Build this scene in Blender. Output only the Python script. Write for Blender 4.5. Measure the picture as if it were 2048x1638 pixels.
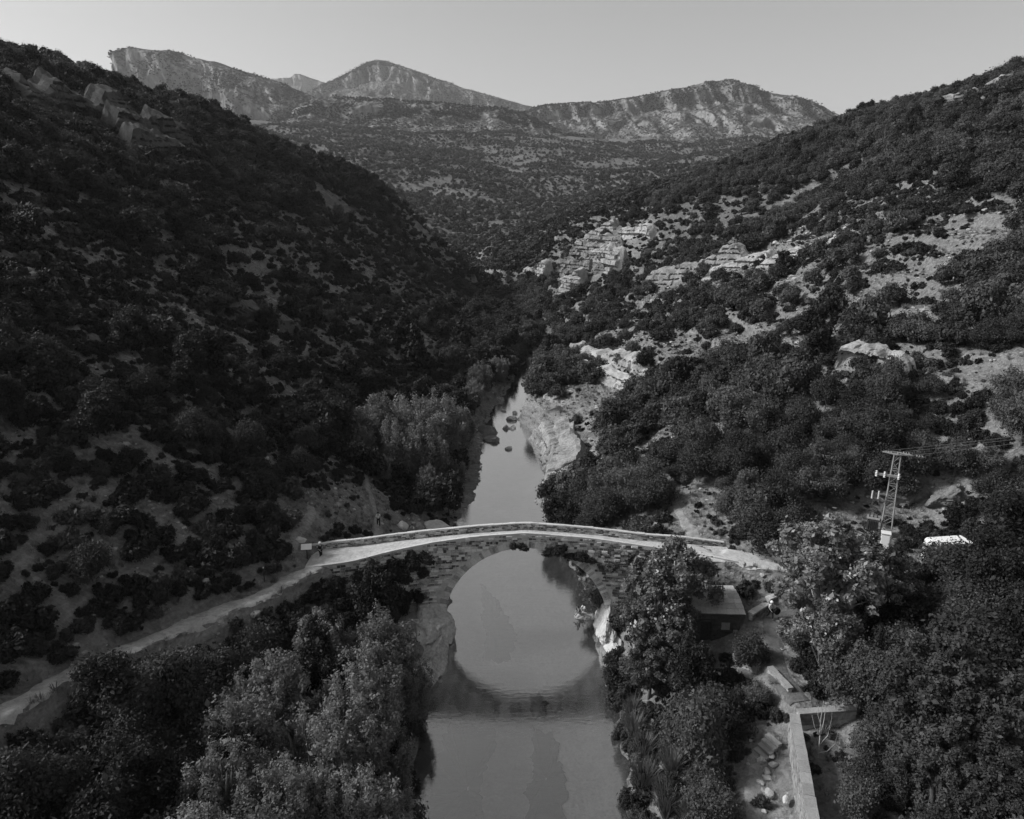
import bpy, bmesh, math, random
import numpy as np
from mathutils import Vector, Matrix

for o in list(bpy.data.objects):
    bpy.data.objects.remove(o)
np.seterr(all='ignore')
scene = bpy.context.scene
col = scene.collection
R = math.radians

# ------------------------------------------------------------------ camera
cd = bpy.data.cameras.new('camera')
cam = bpy.data.objects.new('camera', cd)
col.objects.link(cam)
cam.location = (0, 0, 40)
cam.rotation_euler = (R(90 - 15.4), 0, 0)
cd.sensor_width = 36
cd.lens = 1400 / 2048 * 36
cd.clip_start = 0.5
cd.clip_end = 20000
scene.camera = cam
scene.render.resolution_x, scene.render.resolution_y = 1024, 819

# ------------------------------------------------------------------ sky, sun, exposure (a black and white picture: grey light)
SUN_EL, SUN_AZ = 38.0, -88.0          # the light comes over the left spur
w = bpy.data.worlds.new('World')
scene.world = w
w.use_nodes = True
nt = w.node_tree
nt.nodes.clear()
sky = nt.nodes.new('ShaderNodeTexSky')
sky.sky_type = 'NISHITA'
sky.sun_disc = False
sky.sun_elevation = R(SUN_EL)
sky.sun_rotation = R(SUN_AZ)
sky.altitude = 600
sky.air_density = 1.0
sky.dust_density = 2.0
sky.ozone_density = 1.0
bw = nt.nodes.new('ShaderNodeRGBToBW')
bg = nt.nodes.new('ShaderNodeBackground')
bg.inputs['Strength'].default_value = 0.051
wo = nt.nodes.new('ShaderNodeOutputWorld')
nt.links.new(sky.outputs[0], bw.inputs[0])
nt.links.new(bw.outputs[0], bg.inputs[0])
nt.links.new(bg.outputs[0], wo.inputs[0])

sd = bpy.data.lights.new('sun', 'SUN')
sd.energy = 1.5
sd.angle = R(10)
sd.color = (1, 1, 1)
sun = bpy.data.objects.new('sun', sd)
col.objects.link(sun)
to_sun = Vector((math.sin(R(SUN_AZ)) * math.cos(R(SUN_EL)), math.cos(R(SUN_AZ)) * math.cos(R(SUN_EL)), math.sin(R(SUN_EL))))
sun.rotation_euler = (-to_sun).to_track_quat('-Z', 'Y').to_euler()

vs = scene.view_settings
vs.view_transform = 'Standard'
vs.look = 'None'
vs.exposure = 1.65
vs.gamma = 1.0
vs.use_curve_mapping = False
scene.cycles.max_bounces = 6
scene.cycles.diffuse_bounces = 2
scene.cycles.glossy_bounces = 3
scene.cycles.transparent_max_bounces = 8
scene.cycles.volume_bounces = 0

# ------------------------------------------------------------------ helpers
rnd = random.Random(7)
rng = np.random.default_rng(7)


def mesh_np(name, V, F, smooth_=False):
    V = np.asarray(V, np.float32).reshape(-1, 3)
    F = [np.asarray(f, np.int32) for f in (F if isinstance(F, list) else [F]) if len(f)]
    me = bpy.data.meshes.new(name)
    me.vertices.add(len(V))
    me.vertices.foreach_set('co', V.ravel())
    nl = sum(f.size for f in F)
    npoly = sum(len(f) for f in F)
    me.loops.add(nl)
    me.polygons.add(npoly)
    me.loops.foreach_set('vertex_index', np.concatenate([f.ravel() for f in F]))
    tot = np.concatenate([np.full(len(f), f.shape[1], np.int32) for f in F])
    st = np.concatenate([[0], np.cumsum(tot)[:-1]]).astype(np.int32)
    me.polygons.foreach_set('loop_start', st)
    me.polygons.foreach_set('use_smooth', np.full(npoly, bool(smooth_)))
    me.update(calc_edges=True)
    me.validate()
    return me


def obj(name, me, mat=None, parent=None, loc=None, label=None, cat=None, group=None, kind=None):
    o = bpy.data.objects.new(name, me)
    col.objects.link(o)
    if mat is not None and me is not None and not len(me.materials):
        me.materials.append(mat)
    if parent is not None:
        o.parent = parent
    if loc is not None:
        o.location = loc
    for k, v in (('label', label), ('category', cat), ('group', group), ('kind', kind)):
        if v:
            o[k] = v
    return o


def empty(name, loc, label, cat, rz=0.0, group=None):
    o = obj(name, None, None, None, loc, label, cat, group)
    o.rotation_euler = (0, 0, rz)
    o.empty_display_size = .3
    return o


class MB:
    """collects boxes, bars and tubes for one mesh"""
    def __init__(self):
        self.V, self.F = [], []
        self.n = 0

    def add(self, V, F):
        V = np.asarray(V, float).reshape(-1, 3)
        self.V.append(V)
        self.F.append(np.asarray(F, int) + self.n)
        self.n += len(V)

    def box(self, c, s, rz=0.0, jit=0.0, tilt=None):
        x, y, z = [v / 2 for v in s]
        V = np.array([(a * x, b * y, d * z) for d in (-1, 1) for a, b in ((-1, -1), (1, -1), (1, 1), (-1, 1))], float)
        if jit:
            V += rng.uniform(-jit, jit, V.shape)
        if tilt is not None:
            V = V @ np.array(Matrix.Rotation(tilt[0], 3, tilt[1])).T
        ca, sa = math.cos(rz), math.sin(rz)
        V = np.c_[V[:, 0] * ca - V[:, 1] * sa, V[:, 0] * sa + V[:, 1] * ca, V[:, 2]] + np.array(c)
        self.add(V, [(3, 2, 1, 0), (4, 5, 6, 7), (0, 1, 5, 4), (1, 2, 6, 5), (2, 3, 7, 6), (3, 0, 4, 7)])
        return self

    def bar(self, a, b, wd, wd2=None):
        a, b = Vector(a), Vector(b)
        d = (b - a)
        q = d.to_track_quat('Z', 'Y')
        wd2 = wd if wd2 is None else wd2
        V = []
        for p, wv in ((a, wd), (b, wd2)):
            for sx, sy in ((-1, -1), (1, -1), (1, 1), (-1, 1)):
                V.append(p + q @ Vector((sx * wv / 2, sy * wv / 2, 0)))
        self.add([tuple(v) for v in V], [(3, 2, 1, 0), (4, 5, 6, 7), (0, 1, 5, 4), (1, 2, 6, 5), (2, 3, 7, 6), (3, 0, 4, 7)])
        return self

    def tube(self, pts, radii, n=6):
        pts = [Vector(p) for p in pts]
        V = []
        for i, p in enumerate(pts):
            d = (pts[min(i + 1, len(pts) - 1)] - pts[max(i - 1, 0)])
            q = d.to_track_quat('Z', 'Y')
            for k in range(n):
                a = 2 * math.pi * k / n
                V.append(tuple(p + q @ Vector((math.cos(a) * radii[i], math.sin(a) * radii[i], 0))))
        F = []
        for i in range(len(pts) - 1):
            for k in range(n):
                F.append((i * n + k, i * n + (k + 1) % n, (i + 1) * n + (k + 1) % n, (i + 1) * n + k))
        self.add(V, F)
        return self

    def mesh(self, name, smooth_=False):
        return mesh_np(name, np.concatenate(self.V), np.concatenate(self.F), smooth_)

    def build(self, name, mat, parent=None, smooth_=False, **kw):
        if not self.V:
            return None
        return obj(name, self.mesh(name, smooth_), mat, parent, **kw)


def cyl(r, h, n=12, r2=None):
    r2 = r if r2 is None else r2
    a = np.arange(n) * 2 * math.pi / n
    V = np.r_[np.c_[np.cos(a) * r, np.sin(a) * r, np.zeros(n)], np.c_[np.cos(a) * r2, np.sin(a) * r2, np.full(n, h)]]
    Q = [(k, (k + 1) % n, n + (k + 1) % n, n + k) for k in range(n)]
    return V, [np.array(Q), np.array([list(range(n, 2 * n))]), np.array([list(range(n - 1, -1, -1))])]


def grid_faces(nu, nv):
    i = np.arange(nu - 1)[:, None] * nv + np.arange(nv - 1)[None, :]
    i = i.ravel()
    return np.c_[i, i + nv, i + nv + 1, i + 1]


# ------------------------------------------------------------------ materials (all greys)
class NT:
    def __init__(self, name):
        self.m = bpy.data.materials.new(name)
        self.m.use_nodes = True
        self.t = self.m.node_tree
        self.t.nodes.clear()
        self.out = self.t.nodes.new('ShaderNodeOutputMaterial')

    def n(self, typ, inp=None, **kw):
        nd = self.t.nodes.new('ShaderNode' + typ)
        for k, v in kw.items():
            setattr(nd, k, v)
        for k, v in (inp or {}).items():
            if isinstance(v, bpy.types.NodeSocket):
                self.t.links.new(v, nd.inputs[k])
            else:
                nd.inputs[k].default_value = v
        return nd

    def noise(self, vec, scale, detail=4, rough=.55, dist=0.0):
        return self.n('TexNoise', {'Vector': vec, 'Scale': scale, 'Detail': detail, 'Roughness': rough, 'Distortion': dist}).outputs['Fac']

    def ramp(self, fac, lo, hi, a=0.0, b=1.0):
        return self.n('MapRange', {'Value': fac, 'From Min': lo, 'From Max': hi, 'To Min': a, 'To Max': b}).outputs[0]

    def math(self, op, a, b=0.0):
        return self.n('Math', {0: a, 1: b}, operation=op).outputs[0]

    def mix(self, fac, a, b):
        return self.n('Mix', {0: fac, 2: a, 3: b}).outputs[0]

    def attr(self, name):
        return self.n('Attribute', attribute_name=name).outputs['Fac']

    def pos(self):
        return self.n('NewGeometry').outputs['Position']

    def objc(self):
        return self.n('TexCoord').outputs['Object']

    def done(self, colr, rough=.9, spec=.2, height=None, dist=.1, strength=1.0, surf=None):
        if surf is None:
            b = self.n('BsdfPrincipled', {'Roughness': rough, 'Specular IOR Level': spec})
            if isinstance(colr, bpy.types.NodeSocket):
                self.t.links.new(colr, b.inputs['Base Color'])
            else:
                b.inputs['Base Color'].default_value = (colr, colr, colr, 1)
            if height is not None:
                bp = self.n('Bump', {'Height': height, 'Distance': dist, 'Strength': strength})
                self.t.links.new(bp.outputs[0], b.inputs['Normal'])
            surf = b.outputs[0]
        self.t.links.new(surf, self.out.inputs[0])
        return self.m


def m_stone(name, base, var=.35, scale=3.0, rough=.92, bump=.05, ind=.28):
    t = NT(name)
    p = t.pos()
    r = t.n('ObjectInfo').outputs['Random']
    isl = t.n('NewGeometry').outputs['Random Per Island']
    a = t.math('ADD', t.math('MULTIPLY', t.noise(p, scale * .35, 3), .8), t.math('MULTIPLY', t.noise(p, scale * 3, 5, .65), .9))
    a = t.math('ADD', a, t.math('MULTIPLY', t.math('ADD', r, isl), ind))
    c = t.ramp(a, .5 + ind, 1.2 + ind, base * (1 - var), base * (1 + var))
    hh = t.noise(p, scale * 4, 6, .7)
    return t.done(c, rough, .15, hh, bump)


def m_plain(name, base, rough=.6, spec=.3, var=.12, scale=6.0, metal=0.0):
    t = NT(name)
    c = t.ramp(t.noise(t.objc(), scale, 4), .3, .7, base * (1 - var), base * (1 + var))
    t.done(c, rough, spec)
    if metal:
        [n for n in t.t.nodes if n.type == 'BSDF_PRINCIPLED'][0].inputs['Metallic'].default_value = metal
    return t.m


def m_leaf(name, base, var=.5, trans=.3, rough=.6, spec=.25):
    t = NT(name)
    isl = t.n('NewGeometry').outputs['Random Per Island']
    r = t.n('ObjectInfo').outputs['Random']
    f = t.math('ADD', t.math('MULTIPLY', isl, .65), t.math('MULTIPLY', r, .55))
    c = t.ramp(f, 0, 1.2, base * (1 - var), base * (1 + var))
    d = t.n('BsdfPrincipled', {'Roughness': rough, 'Specular IOR Level': spec})
    t.t.links.new(c, d.inputs['Base Color'])
    tr = t.n('BsdfTranslucent')
    t.t.links.new(c, tr.inputs['Color'])
    mx = t.n('MixShader', {0: trans, 1: d.outputs[0], 2: tr.outputs[0]})
    return t.done(0, surf=mx.outputs[0])


M = {}
M['leaf_dark'] = m_leaf('leaf_dark', .027)
M['leaf_oak'] = m_leaf('leaf_oak', .048)
M['leaf_mid'] = m_leaf('leaf_mid', .092)
M['leaf_willow'] = m_leaf('leaf_willow', .19, .45, .35)
M['leaf_poplar'] = m_leaf('leaf_poplar', .15, .85, .3, .38, .5)
M['leaf_alder'] = m_leaf('leaf_alder', .07, .7, .3)
M['grass_dry'] = m_leaf('grass_dry', .16, .4)
M['reed'] = m_leaf('reed', .12, .5)
M['bark'] = m_plain('bark', .11, .9, .1, .4, 5)
M['bark_pale'] = m_plain('bark_pale', .42, .8, .1, .3, 5)
M['masonry'] = m_stone('masonry', .42, .8, 3, ind=.75)
M['mortar'] = m_stone('mortar', .5, .4, 5)
M['voussoir'] = m_stone('voussoir', .42, .6, 3, ind=.6)
M['coping'] = m_stone('coping', .52, .12, 3)
M['limestone'] = m_stone('limestone', .29, .65, .8, .92, .12)
M['rock_pale'] = m_stone('rock_pale', .48, .3, 1.2, .92, .1)
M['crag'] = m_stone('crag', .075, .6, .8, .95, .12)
M['rock_mid'] = m_stone('rock_mid', .5, .55, 1.2, .92, .12)
M['rock_wet'] = m_stone('rock_wet', .16, .4, 1.5, .7, .06)
M['hut_stone'] = m_stone('hut_stone', .075, .4, 3)
M['roof_slab'] = m_stone('roof_slab', .42, .4, 2.5)
M['wall_cap'] = m_stone('wall_cap', .27, .3, 2.5)
M['wood_dark'] = m_plain('wood_dark', .05, .8, .2, .4, 8)
M['wood'] = m_plain('wood', .14, .8, .2, .4, 8)
M['steel'] = m_plain('steel', .25, .55, .4, .15, 3)
M['steel_dark'] = m_plain('steel_dark', .06, .6, .3, .2, 3)
M['porcelain'] = m_plain('porcelain', .62, .3, .5, .05, 3)
M['white'] = m_plain('white', .82, .5, .4, .04, 3)
M['offwhite'] = m_plain('offwhite', .6, .6, .3, .08, 3)
M['glass_dark'] = m_plain('glass_dark', .02, .1, .6, .05, 2)
M['rubber'] = m_plain('rubber', .02, .8, .2, .1, 4)
M['cable'] = m_plain('cable', .18, .6, .3, .05, 2)
M['skin'] = m_plain('skin', .32, .6, .3, .08, 8)
M['hair'] = m_plain('hair', .015, .6, .3, .2, 20)
M['cloth_black'] = m_plain('cloth_black', .02, .85, .1, .2, 12)
M['cloth_white'] = m_plain('cloth_white', .72, .85, .1, .06, 12)
M['cloth_grey'] = m_plain('cloth_grey', .3, .85, .1, .1, 12)


def m_path(nm, lo, hi):
    t = NT(nm)
    p = t.pos()
    a = t.math('ADD', t.math('MULTIPLY', t.noise(p, 1.1, 4), .6), t.math('MULTIPLY', t.noise(p, 9, 5, .7), .5))
    a = t.math('ADD', a, t.math('MULTIPLY', t.math('SUBTRACT', t.n('SeparateXYZ', {0: t.n('TexVoronoi', {'Vector': p, 'Scale': 4.0}, feature='F1').outputs['Color']}).outputs['X'], .5), .28))
    return t.done(t.ramp(a, .3, .8, lo, hi), .95, .1, t.noise(p, 14, 5, .7), .08)


M['path'] = m_path('path', .36, .6)
M['trail'] = m_path('trail', .16, .34)
M['footpath'] = m_path('footpath', .28, .54)
M['track'] = m_path('track', .08, .17)


def m_ground():
    t = NT('hillside')
    p = t.pos()
    nz = t.n('SeparateXYZ', {0: t.n('NewGeometry').outputs['Normal']}).outputs['Z']
    big = t.noise(p, .06, 5, .6)
    mid = t.noise(p, .6, 5, .65)
    fine = t.noise(p, 4.5, 5, .7)
    rv = t.n('VectorMath', {0: p, 1: (.18, .9, .5)}, operation='MULTIPLY').outputs[0]
    rill = t.noise(rv, .9, 5, .65, .6)
    soil = t.ramp(t.math('ADD', t.math('ADD', t.math('MULTIPLY', big, .4), t.math('MULTIPLY', rill, .8)), t.math('MULTIPLY', t.math('ADD', mid, fine), .6)), .72, 1.25, .03, .215)
    cells = t.n('TexVoronoi', {'Vector': t.n('VectorMath', {0: p, 1: (.8, 1.5, 1.2)}, operation='MULTIPLY').outputs[0], 'Scale': 1.5, 'Randomness': 1.0}, feature='F1')
    cellv = t.n('SeparateXYZ', {0: cells.outputs['Color']}).outputs['X']
    cell2 = t.n('TexVoronoi', {'Vector': p, 'Scale': 3.6}, feature='F1')
    cellv2 = t.n('SeparateXYZ', {0: cell2.outputs['Color']}).outputs['X']
    broken = t.ramp(t.math('ADD', t.math('MULTIPLY', cellv, .6), t.math('MULTIPLY', cellv2, .6)), .1, 1.1, .38, 1.75)
    soil = t.math('MULTIPLY', soil, broken)
    sv = t.n('VectorMath', {0: p, 1: (.15, .15, 1.0)}, operation='MULTIPLY').outputs[0]
    strat = t.noise(sv, 1.1, 5, .65, .4)
    rock = t.ramp(t.math('ADD', t.math('MULTIPLY', strat, .8), t.math('MULTIPLY', fine, .5)), .5, .9, .13, .38)
    steep = t.ramp(t.math('ADD', nz, t.math('MULTIPLY', t.math('SUBTRACT', mid, .5), .25)), .72, .55)
    rk = t.math('MAXIMUM', t.attr('rock'), steep)
    rk = t.n('Math', {0: rk}, operation='ADD', use_clamp=True).outputs[0]
    c = t.mix(rk, soil, rock)
    # low heath where the plants are too small to build
    spk = t.noise(p, .35, 6, .7)
    heath = t.ramp(t.math('ADD', spk, t.math('MULTIPLY', t.math('SUBTRACT', big, .5), .5)), .32, .5)
    hf = t.math('MULTIPLY', heath, t.math('MULTIPLY', t.attr('heath'), t.math('SUBTRACT', 1.0, t.math('MULTIPLY', rk, .85))))
    c = t.mix(hf, c, t.ramp(fine, .3, .7, .035, .075))
    bedc = t.ramp(t.math('ADD', t.math('MULTIPLY', t.noise(p, .5, 4), .6), t.math('MULTIPLY', t.noise(p, 6, 4, .7), .6)), .35, .85, .13, .27)
    c = t.mix(t.attr('bed'), c, bedc)
    vor = t.n('TexVoronoi', {'Vector': p, 'Scale': 2.4}, feature='F1').outputs['Distance']
    hgt = t.math('ADD', t.math('MULTIPLY', t.math('ADD', mid, rill), 1.0), t.math('ADD', t.math('MULTIPLY', fine, .35), t.math('ADD', t.math('MULTIPLY', vor, .3), t.math('MULTIPLY', cellv, .35))))
    return t.done(c, .95, .1, hgt, .45, .9)


M['ground'] = m_ground()


def m_mountain():
    t = NT('mountain_side')
    p = t.pos()
    nz = t.n('SeparateXYZ', {0: t.n('NewGeometry').outputs['Normal']}).outputs['Z']
    med = t.noise(p, .012, 6, .65)
    fin = t.noise(p, .06, 6, .7)
    spk = t.noise(p, .11, 5, .75)
    steep = t.ramp(t.math('ADD', nz, t.math('MULTIPLY', t.math('SUBTRACT', fin, .5), .7)), .66, .5)
    sv = t.n('VectorMath', {0: p, 1: (1, 1, .22)}, operation='MULTIPLY').outputs[0]
    rock = t.ramp(t.noise(sv, .045, 6, .7), .35, .65, .12, .35)
    scrub = t.ramp(t.math('ADD', spk, t.math('MULTIPLY', t.math('SUBTRACT', med, .5), .5)), .38, .53, .26, .04)
    c = t.mix(steep, scrub, rock)
    return t.done(c, .95, .05, t.math('ADD', t.math('MULTIPLY', fin, 8.0), t.math('MULTIPLY', spk, 3.0)), 1.0, 1.0)


M['mountain'] = m_mountain()


def m_water():
    t = NT('water')
    p = t.pos()
    sv = t.n('VectorMath', {0: p, 1: (1.0, 3.0, 1.0)}, operation='MULTIPLY').outputs[0]
    h = t.math('ADD', t.math('MULTIPLY', t.noise(sv, .8, 3, .5), .5), t.math('MULTIPLY', t.noise(sv, 3.0, 3, .5), .3))
    bp = t.n('Bump', {'Height': h, 'Distance': .03, 'Strength': .55})
    gl = t.n('BsdfGlossy', {'Color': (1, 1, 1, 1), 'Roughness': .012, 'Normal': bp.outputs[0]})
    tr = t.n('BsdfTransparent', {'Color': (.74, .74, .74, 1)})
    fc = t.n('LayerWeight', {'Blend': .5, 'Normal': bp.outputs[0]}).outputs['Facing']
    fr = t.math('ADD', .04, t.math('MULTIPLY', t.math('POWER', fc, .85), .94))
    mx = t.n('MixShader', {0: fr, 1: tr.outputs[0], 2: gl.outputs[0]})
    return t.done(0, surf=mx.outputs[0])


M['water'] = m_water()
M['weed'] = m_plain('weed', .012, .9, .1, .5, 3)

# ------------------------------------------------------------------ terrain
def _hash(ix, iy, iz, seed):
    ix, iy, iz = np.asarray(ix), np.asarray(iy), np.asarray(iz)
    h = (ix.astype(np.int64) * 374761393 + iy.astype(np.int64) * 668265263 + iz.astype(np.int64) * 2147483647 + seed * 1274126177) & 0xffffffff
    h = ((h ^ (h >> 13)) * 1103515245) & 0xffffffff
    h = ((h ^ (h >> 16)) * 2654435761) & 0xffffffff
    return ((h ^ (h >> 15)) & 0xffffff) / float(0xffffff)

def noise3(x, y, z, seed=0):
    x, y, z = np.broadcast_arrays(np.asarray(x, float), np.asarray(y, float), np.asarray(z, float))
    ix, iy, iz = np.floor(x), np.floor(y), np.floor(z)
    fx, fy, fz = x - ix, y - iy, z - iz
    ux, uy, uz = [t * t * t * (t * (t * 6 - 15) + 10) for t in (fx, fy, fz)]
    r = 0.0
    for a in (0, 1):
        for b in (0, 1):
            for c in (0, 1):
                w = (ux if a else 1 - ux) * (uy if b else 1 - uy) * (uz if c else 1 - uz)
                r = r + w * _hash(ix + a, iy + b, iz + c, seed)
    return r * 2 - 1

def fbm(x, y, z=0.0, octaves=4, seed=0, gain=0.5):
    s, a, f, n = 0.0, 1.0, 1.0, 0.0
    for o in range(octaves):
        s = s + a * noise3(np.asarray(x) * f + 17.3 * o, np.asarray(y) * f - 9.1 * o, np.asarray(z) * f + 3.7 * o, seed + o)
        n += a
        a *= gain
        f *= 2.03
    return s / n

def smooth(t):
    t = np.clip(t, 0, 1)
    return t * t * (3 - 2 * t)

# height control points of the hills (x, y, z), metres; the river surface is z = 0
CTRL = np.array([
    # left spur: crest
    (-170, 140, 84), (-150, 190, 82), (-126, 190, 77), (-125, 240, 80), (-112, 280, 75), (-95, 310, 67), (-74, 340, 58), (-57, 370, 46), (-38, 400, 20),
    # left slope
    (-30, 18, 13), (-60, 20, 34), (-120, 20, 66), (-36, 40, 16.5), (-60, 45, 33), (-110, 50, 63), (-150, 60, 80),
    (-25, 60, 12.5), (-40, 60, 22.5), (-70, 65, 42), (-14, 100, 1.6), (-16, 112, 2), (-21, 104, 4.5), (-30, 100, 14), (-60, 100, 34), (-100, 100, 60), (-150, 100, 82),
    (-10, 150, 2.5), (-30, 150, 15), (-70, 150, 42), (-110, 150, 66), (-8, 215, 3), (-35, 215, 20), (-80, 215, 50), (-14, 290, 4), (-45, 285, 30), (-75, 285, 52), (-38, 345, 27), (-24, 380, 10),
    (-30, 35, 12), (-28.7, 40, 11), (-24.9, 47, 10), (-21.2, 52.7, 9.3), (-19, 56.4, 9.05), (-18, 60, 9), (-15, 38, 2.2), (-19, 34, 4), (-12, 45, 1.8), (-18, 45, 4), (-12, 54, 3), (-15.5, 52, 4.4), (-9, 60, 4.5), (-12, 64, 5.5),
    (-15.2, 73.4, 6), (-10, 82, 2), (-19, 70, 9), (-13, 66, 7), (-22, 80, 9.5),
    # back of the left spur
    (-220, 190, 70), (-190, 290, 52), (-140, 370, 34), (-90, 440, 24), (-45, 440, 14),
    # right bank and slope
    (13, 20, 3.2), (30, 20, 7), (80, 20, 26), (140, 20, 46), (12, 45, 2.8), (16, 36, 3.4), (18.3, 41, 4.4), (21, 43, 6), (19, 48, 5.2), (30, 45, 7.6), (50, 45, 13), (90, 45, 30), (140, 50, 50),
    (17.9, 54.6, 4.6), (17.6, 50.5, 4.6), (22, 54, 6.4), (13, 55, 3.2), (12, 61, 4), (19.5, 60.5, 9), (25, 58.5, 8.6), (36, 64, 8.4), (47, 66, 12), (26, 66, 10.2),
    (10, 78, 3.4), (20, 80, 10), (40, 82, 17), (80, 80, 36), (130, 80, 60), (9, 110, 5), (25, 118, 10.5), (60, 120, 29), (120, 120, 60),
    (9, 140, 6), (13, 180, 5), (40, 180, 21), (80, 180, 40), (130, 180, 66), (158, 237, 83), (190, 237, 92), (133, 300, 74), (108, 340, 67), (62, 400, 49), (23, 440, 37), (-8, 470, 24), (-22, 490, 18),
    (15, 250, 5), (50, 250, 26), (80, 245, 38), (103, 245, 48), (23, 290, 8), (34, 306, 24), (40, 322, 31), (65, 330, 45), (8, 330, 8), (10, 400, 25), (-12, 420, 12), (-18, 330, 6),
    # behind the right spur
    (230, 320, 95), (220, 420, 82), (130, 440, 62), (70, 490, 46), (10, 550, 22), (-45, 520, 16), (-130, 520, 30),
    # the apron that climbs to the mountains
    (-33, 650, 31), (-69, 650, 44), (-160, 700, 62), (47, 900, 60), (138, 900, 77), (-198, 900, 89), (-20, 900, 66), (-100, 900, 80), (-180, 1200, 144), (-24, 1500, 188), (40, 1200, 120), (354, 1400, 152), (230, 1150, 105), (-330, 1300, 165), (300, 700, 95), (160, 650, 62), (420, 1000, 130),
    (-500, 900, 150), (-500, 1600, 240), (0, 1900, 235), (500, 1900, 215), (-300, 2500, 300), (300, 2600, 280), (1200, 1800, 240), (-1200, 1500, 240), (-400, 500, 60), (500, 400, 120), (600, 100, 110), (-500, 100, 110), (-300, 0, 80), (300, 0, 70), (1500, 4000, 380), (-1500, 4000, 400), (0, 4500, 400), (1500, 0, 200), (-1500, 0, 200), (0, 8000, 500), (2500, 8000, 500), (-2500, 8000, 500),
], float)
_C = 14.0

def _phi(d2):
    return np.sqrt(d2 + _C * _C)

def _fit():
    P = CTRL[:, :2]
    n = len(P)
    d2 = ((P[:, None, :] - P[None, :, :]) ** 2).sum(-1)
    A = np.zeros((n + 3, n + 3))
    A[:n, :n] = _phi(d2) - np.eye(n) * 1.5
    Q = np.c_[np.ones(n), P / 100.0]
    A[:n, n:] = Q
    A[n:, :n] = Q.T
    b = np.r_[CTRL[:, 2], 0, 0, 0]
    return np.linalg.solve(A, b)
_W = _fit()

def hill(x, y):
    x, y = np.broadcast_arrays(np.asarray(x, float), np.asarray(y, float))
    sh = x.shape
    X, Y = x.ravel(), y.ravel()
    out = np.empty(X.shape)
    n = len(CTRL)
    for s in range(0, len(X), 20000):
        xs, ys = X[s:s + 20000], Y[s:s + 20000]
        d2 = (xs[:, None] - CTRL[None, :, 0]) ** 2 + (ys[:, None] - CTRL[None, :, 1]) ** 2
        out[s:s + 20000] = _phi(d2) @ _W[:n] + _W[n] + _W[n + 1] * xs / 100 + _W[n + 2] * ys / 100
    return out.reshape(sh)

# river edges: y, left x, right x
RIV = np.array([(-40, -6, 8), (39, -6.7, 8.2), (46.5, -7.3, 8.6), (53, -6.8, 8.6), (59, -6.1, 8.6), (67, -6.6, 8.7), (78, -8, 6.5), (87, -7.8, 4.8), (95, -5.6, 3.5),
                (105, -5, 5.3), (115, -5.3, 4.4), (124, -5.5, 3.3), (130, -5, 4.4), (137, -4.6, 1.2), (145, -4.2, 3), (158, -1.6, 4.2), (173, .6, 4.9), (189, 2.0, 7.2),
                (205, 6.5, 11), (222, 11, 15), (245, 10, 14), (265, 3, 7.5), (300, -4, 1), (350, -12, -7), (420, -27, -22), (480, -31, -26), (700, -60, -56)], float)

def river_edges(y):
    w = 0.35 * np.sin(np.asarray(y) * 0.9) + 0.25 * np.sin(np.asarray(y) * 2.3 + 1)
    return np.interp(y, RIV[:, 0], RIV[:, 1]) - w * .6, np.interp(y, RIV[:, 0], RIV[:, 2]) + w * .7

# paths: name, half width, points (x, y, z); z None = follow the hill
PATHS = {
    'left_path': (.85, [(-33, 20, 13.4), (-31, 30, 12.4), (-30.1, 35, 12), (-28.7, 40.2, 11), (-24.9, 47.1, 10), (-21.2, 52.7, 9.3), (-19.4, 56.2, 9.05), (-17, 59.6, 9.02), (-13, 61.2, 9.2)]),
    'hill_trail': (.55, [(-20.2, 59.5, None), (-20.8, 62, None), (-20.2, 65, None), (-21, 68, None)]),
    'bank_trail': (.6, [(-13.5, 65.5, None), (-14.6, 70, None), (-15.2, 73.4, None), (-16.5, 78, None), (-18.5, 84, None), (-20, 90, None)]),
    'bridge_path': (1.45, [(15.5, 61.1, 9.35), (18, 60.8, 9.2), (21.5, 60.2, 9), (25.5, 58.8, 8.65), (28.5, 57.6, 8.2)]),
    'right_path': (.95, [(27, 57.6, 8.3), (27.3, 55.8, 7.5), (24.8, 54, 6.7), (22.6, 53.4, 6.4), (21.2, 50, 6), (20.7, 46, 6), (21.2, 43.4, 6)]),
    'slope_trail': (.9, [(19.5, 61, None), (19.2, 66, None), (18.6, 72, None), (18.6, 80, None), (17.2, 88, None), (17, 96, None)]),
    'garden_path': (.7, [(13.6, 22, 3.0), (14.6, 33, 3.3), (15.8, 38, 3.7), (17.4, 40.6, 4.3)]),
}

def path_field(x, y):
    x, y = np.broadcast_arrays(np.asarray(x, float), np.asarray(y, float))
    best = np.full(x.shape, 99.0)
    zz = np.zeros(x.shape)
    for hw, pts in PATHS.values():
        for a, b in zip(pts[:-1], pts[1:]):
            dx, dy = b[0] - a[0], b[1] - a[1]
            t = np.clip(((x - a[0]) * dx + (y - a[1]) * dy) / (dx * dx + dy * dy), 0, 1)
            d = np.hypot(x - a[0] - t * dx, y - a[1] - t * dy) / hw
            m = d < best
            best = np.where(m, d, best)
            zz = np.where(m, np.nan if a[2] is None else a[2] + t * (b[2] - a[2]), zz)
    return best, zz

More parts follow.
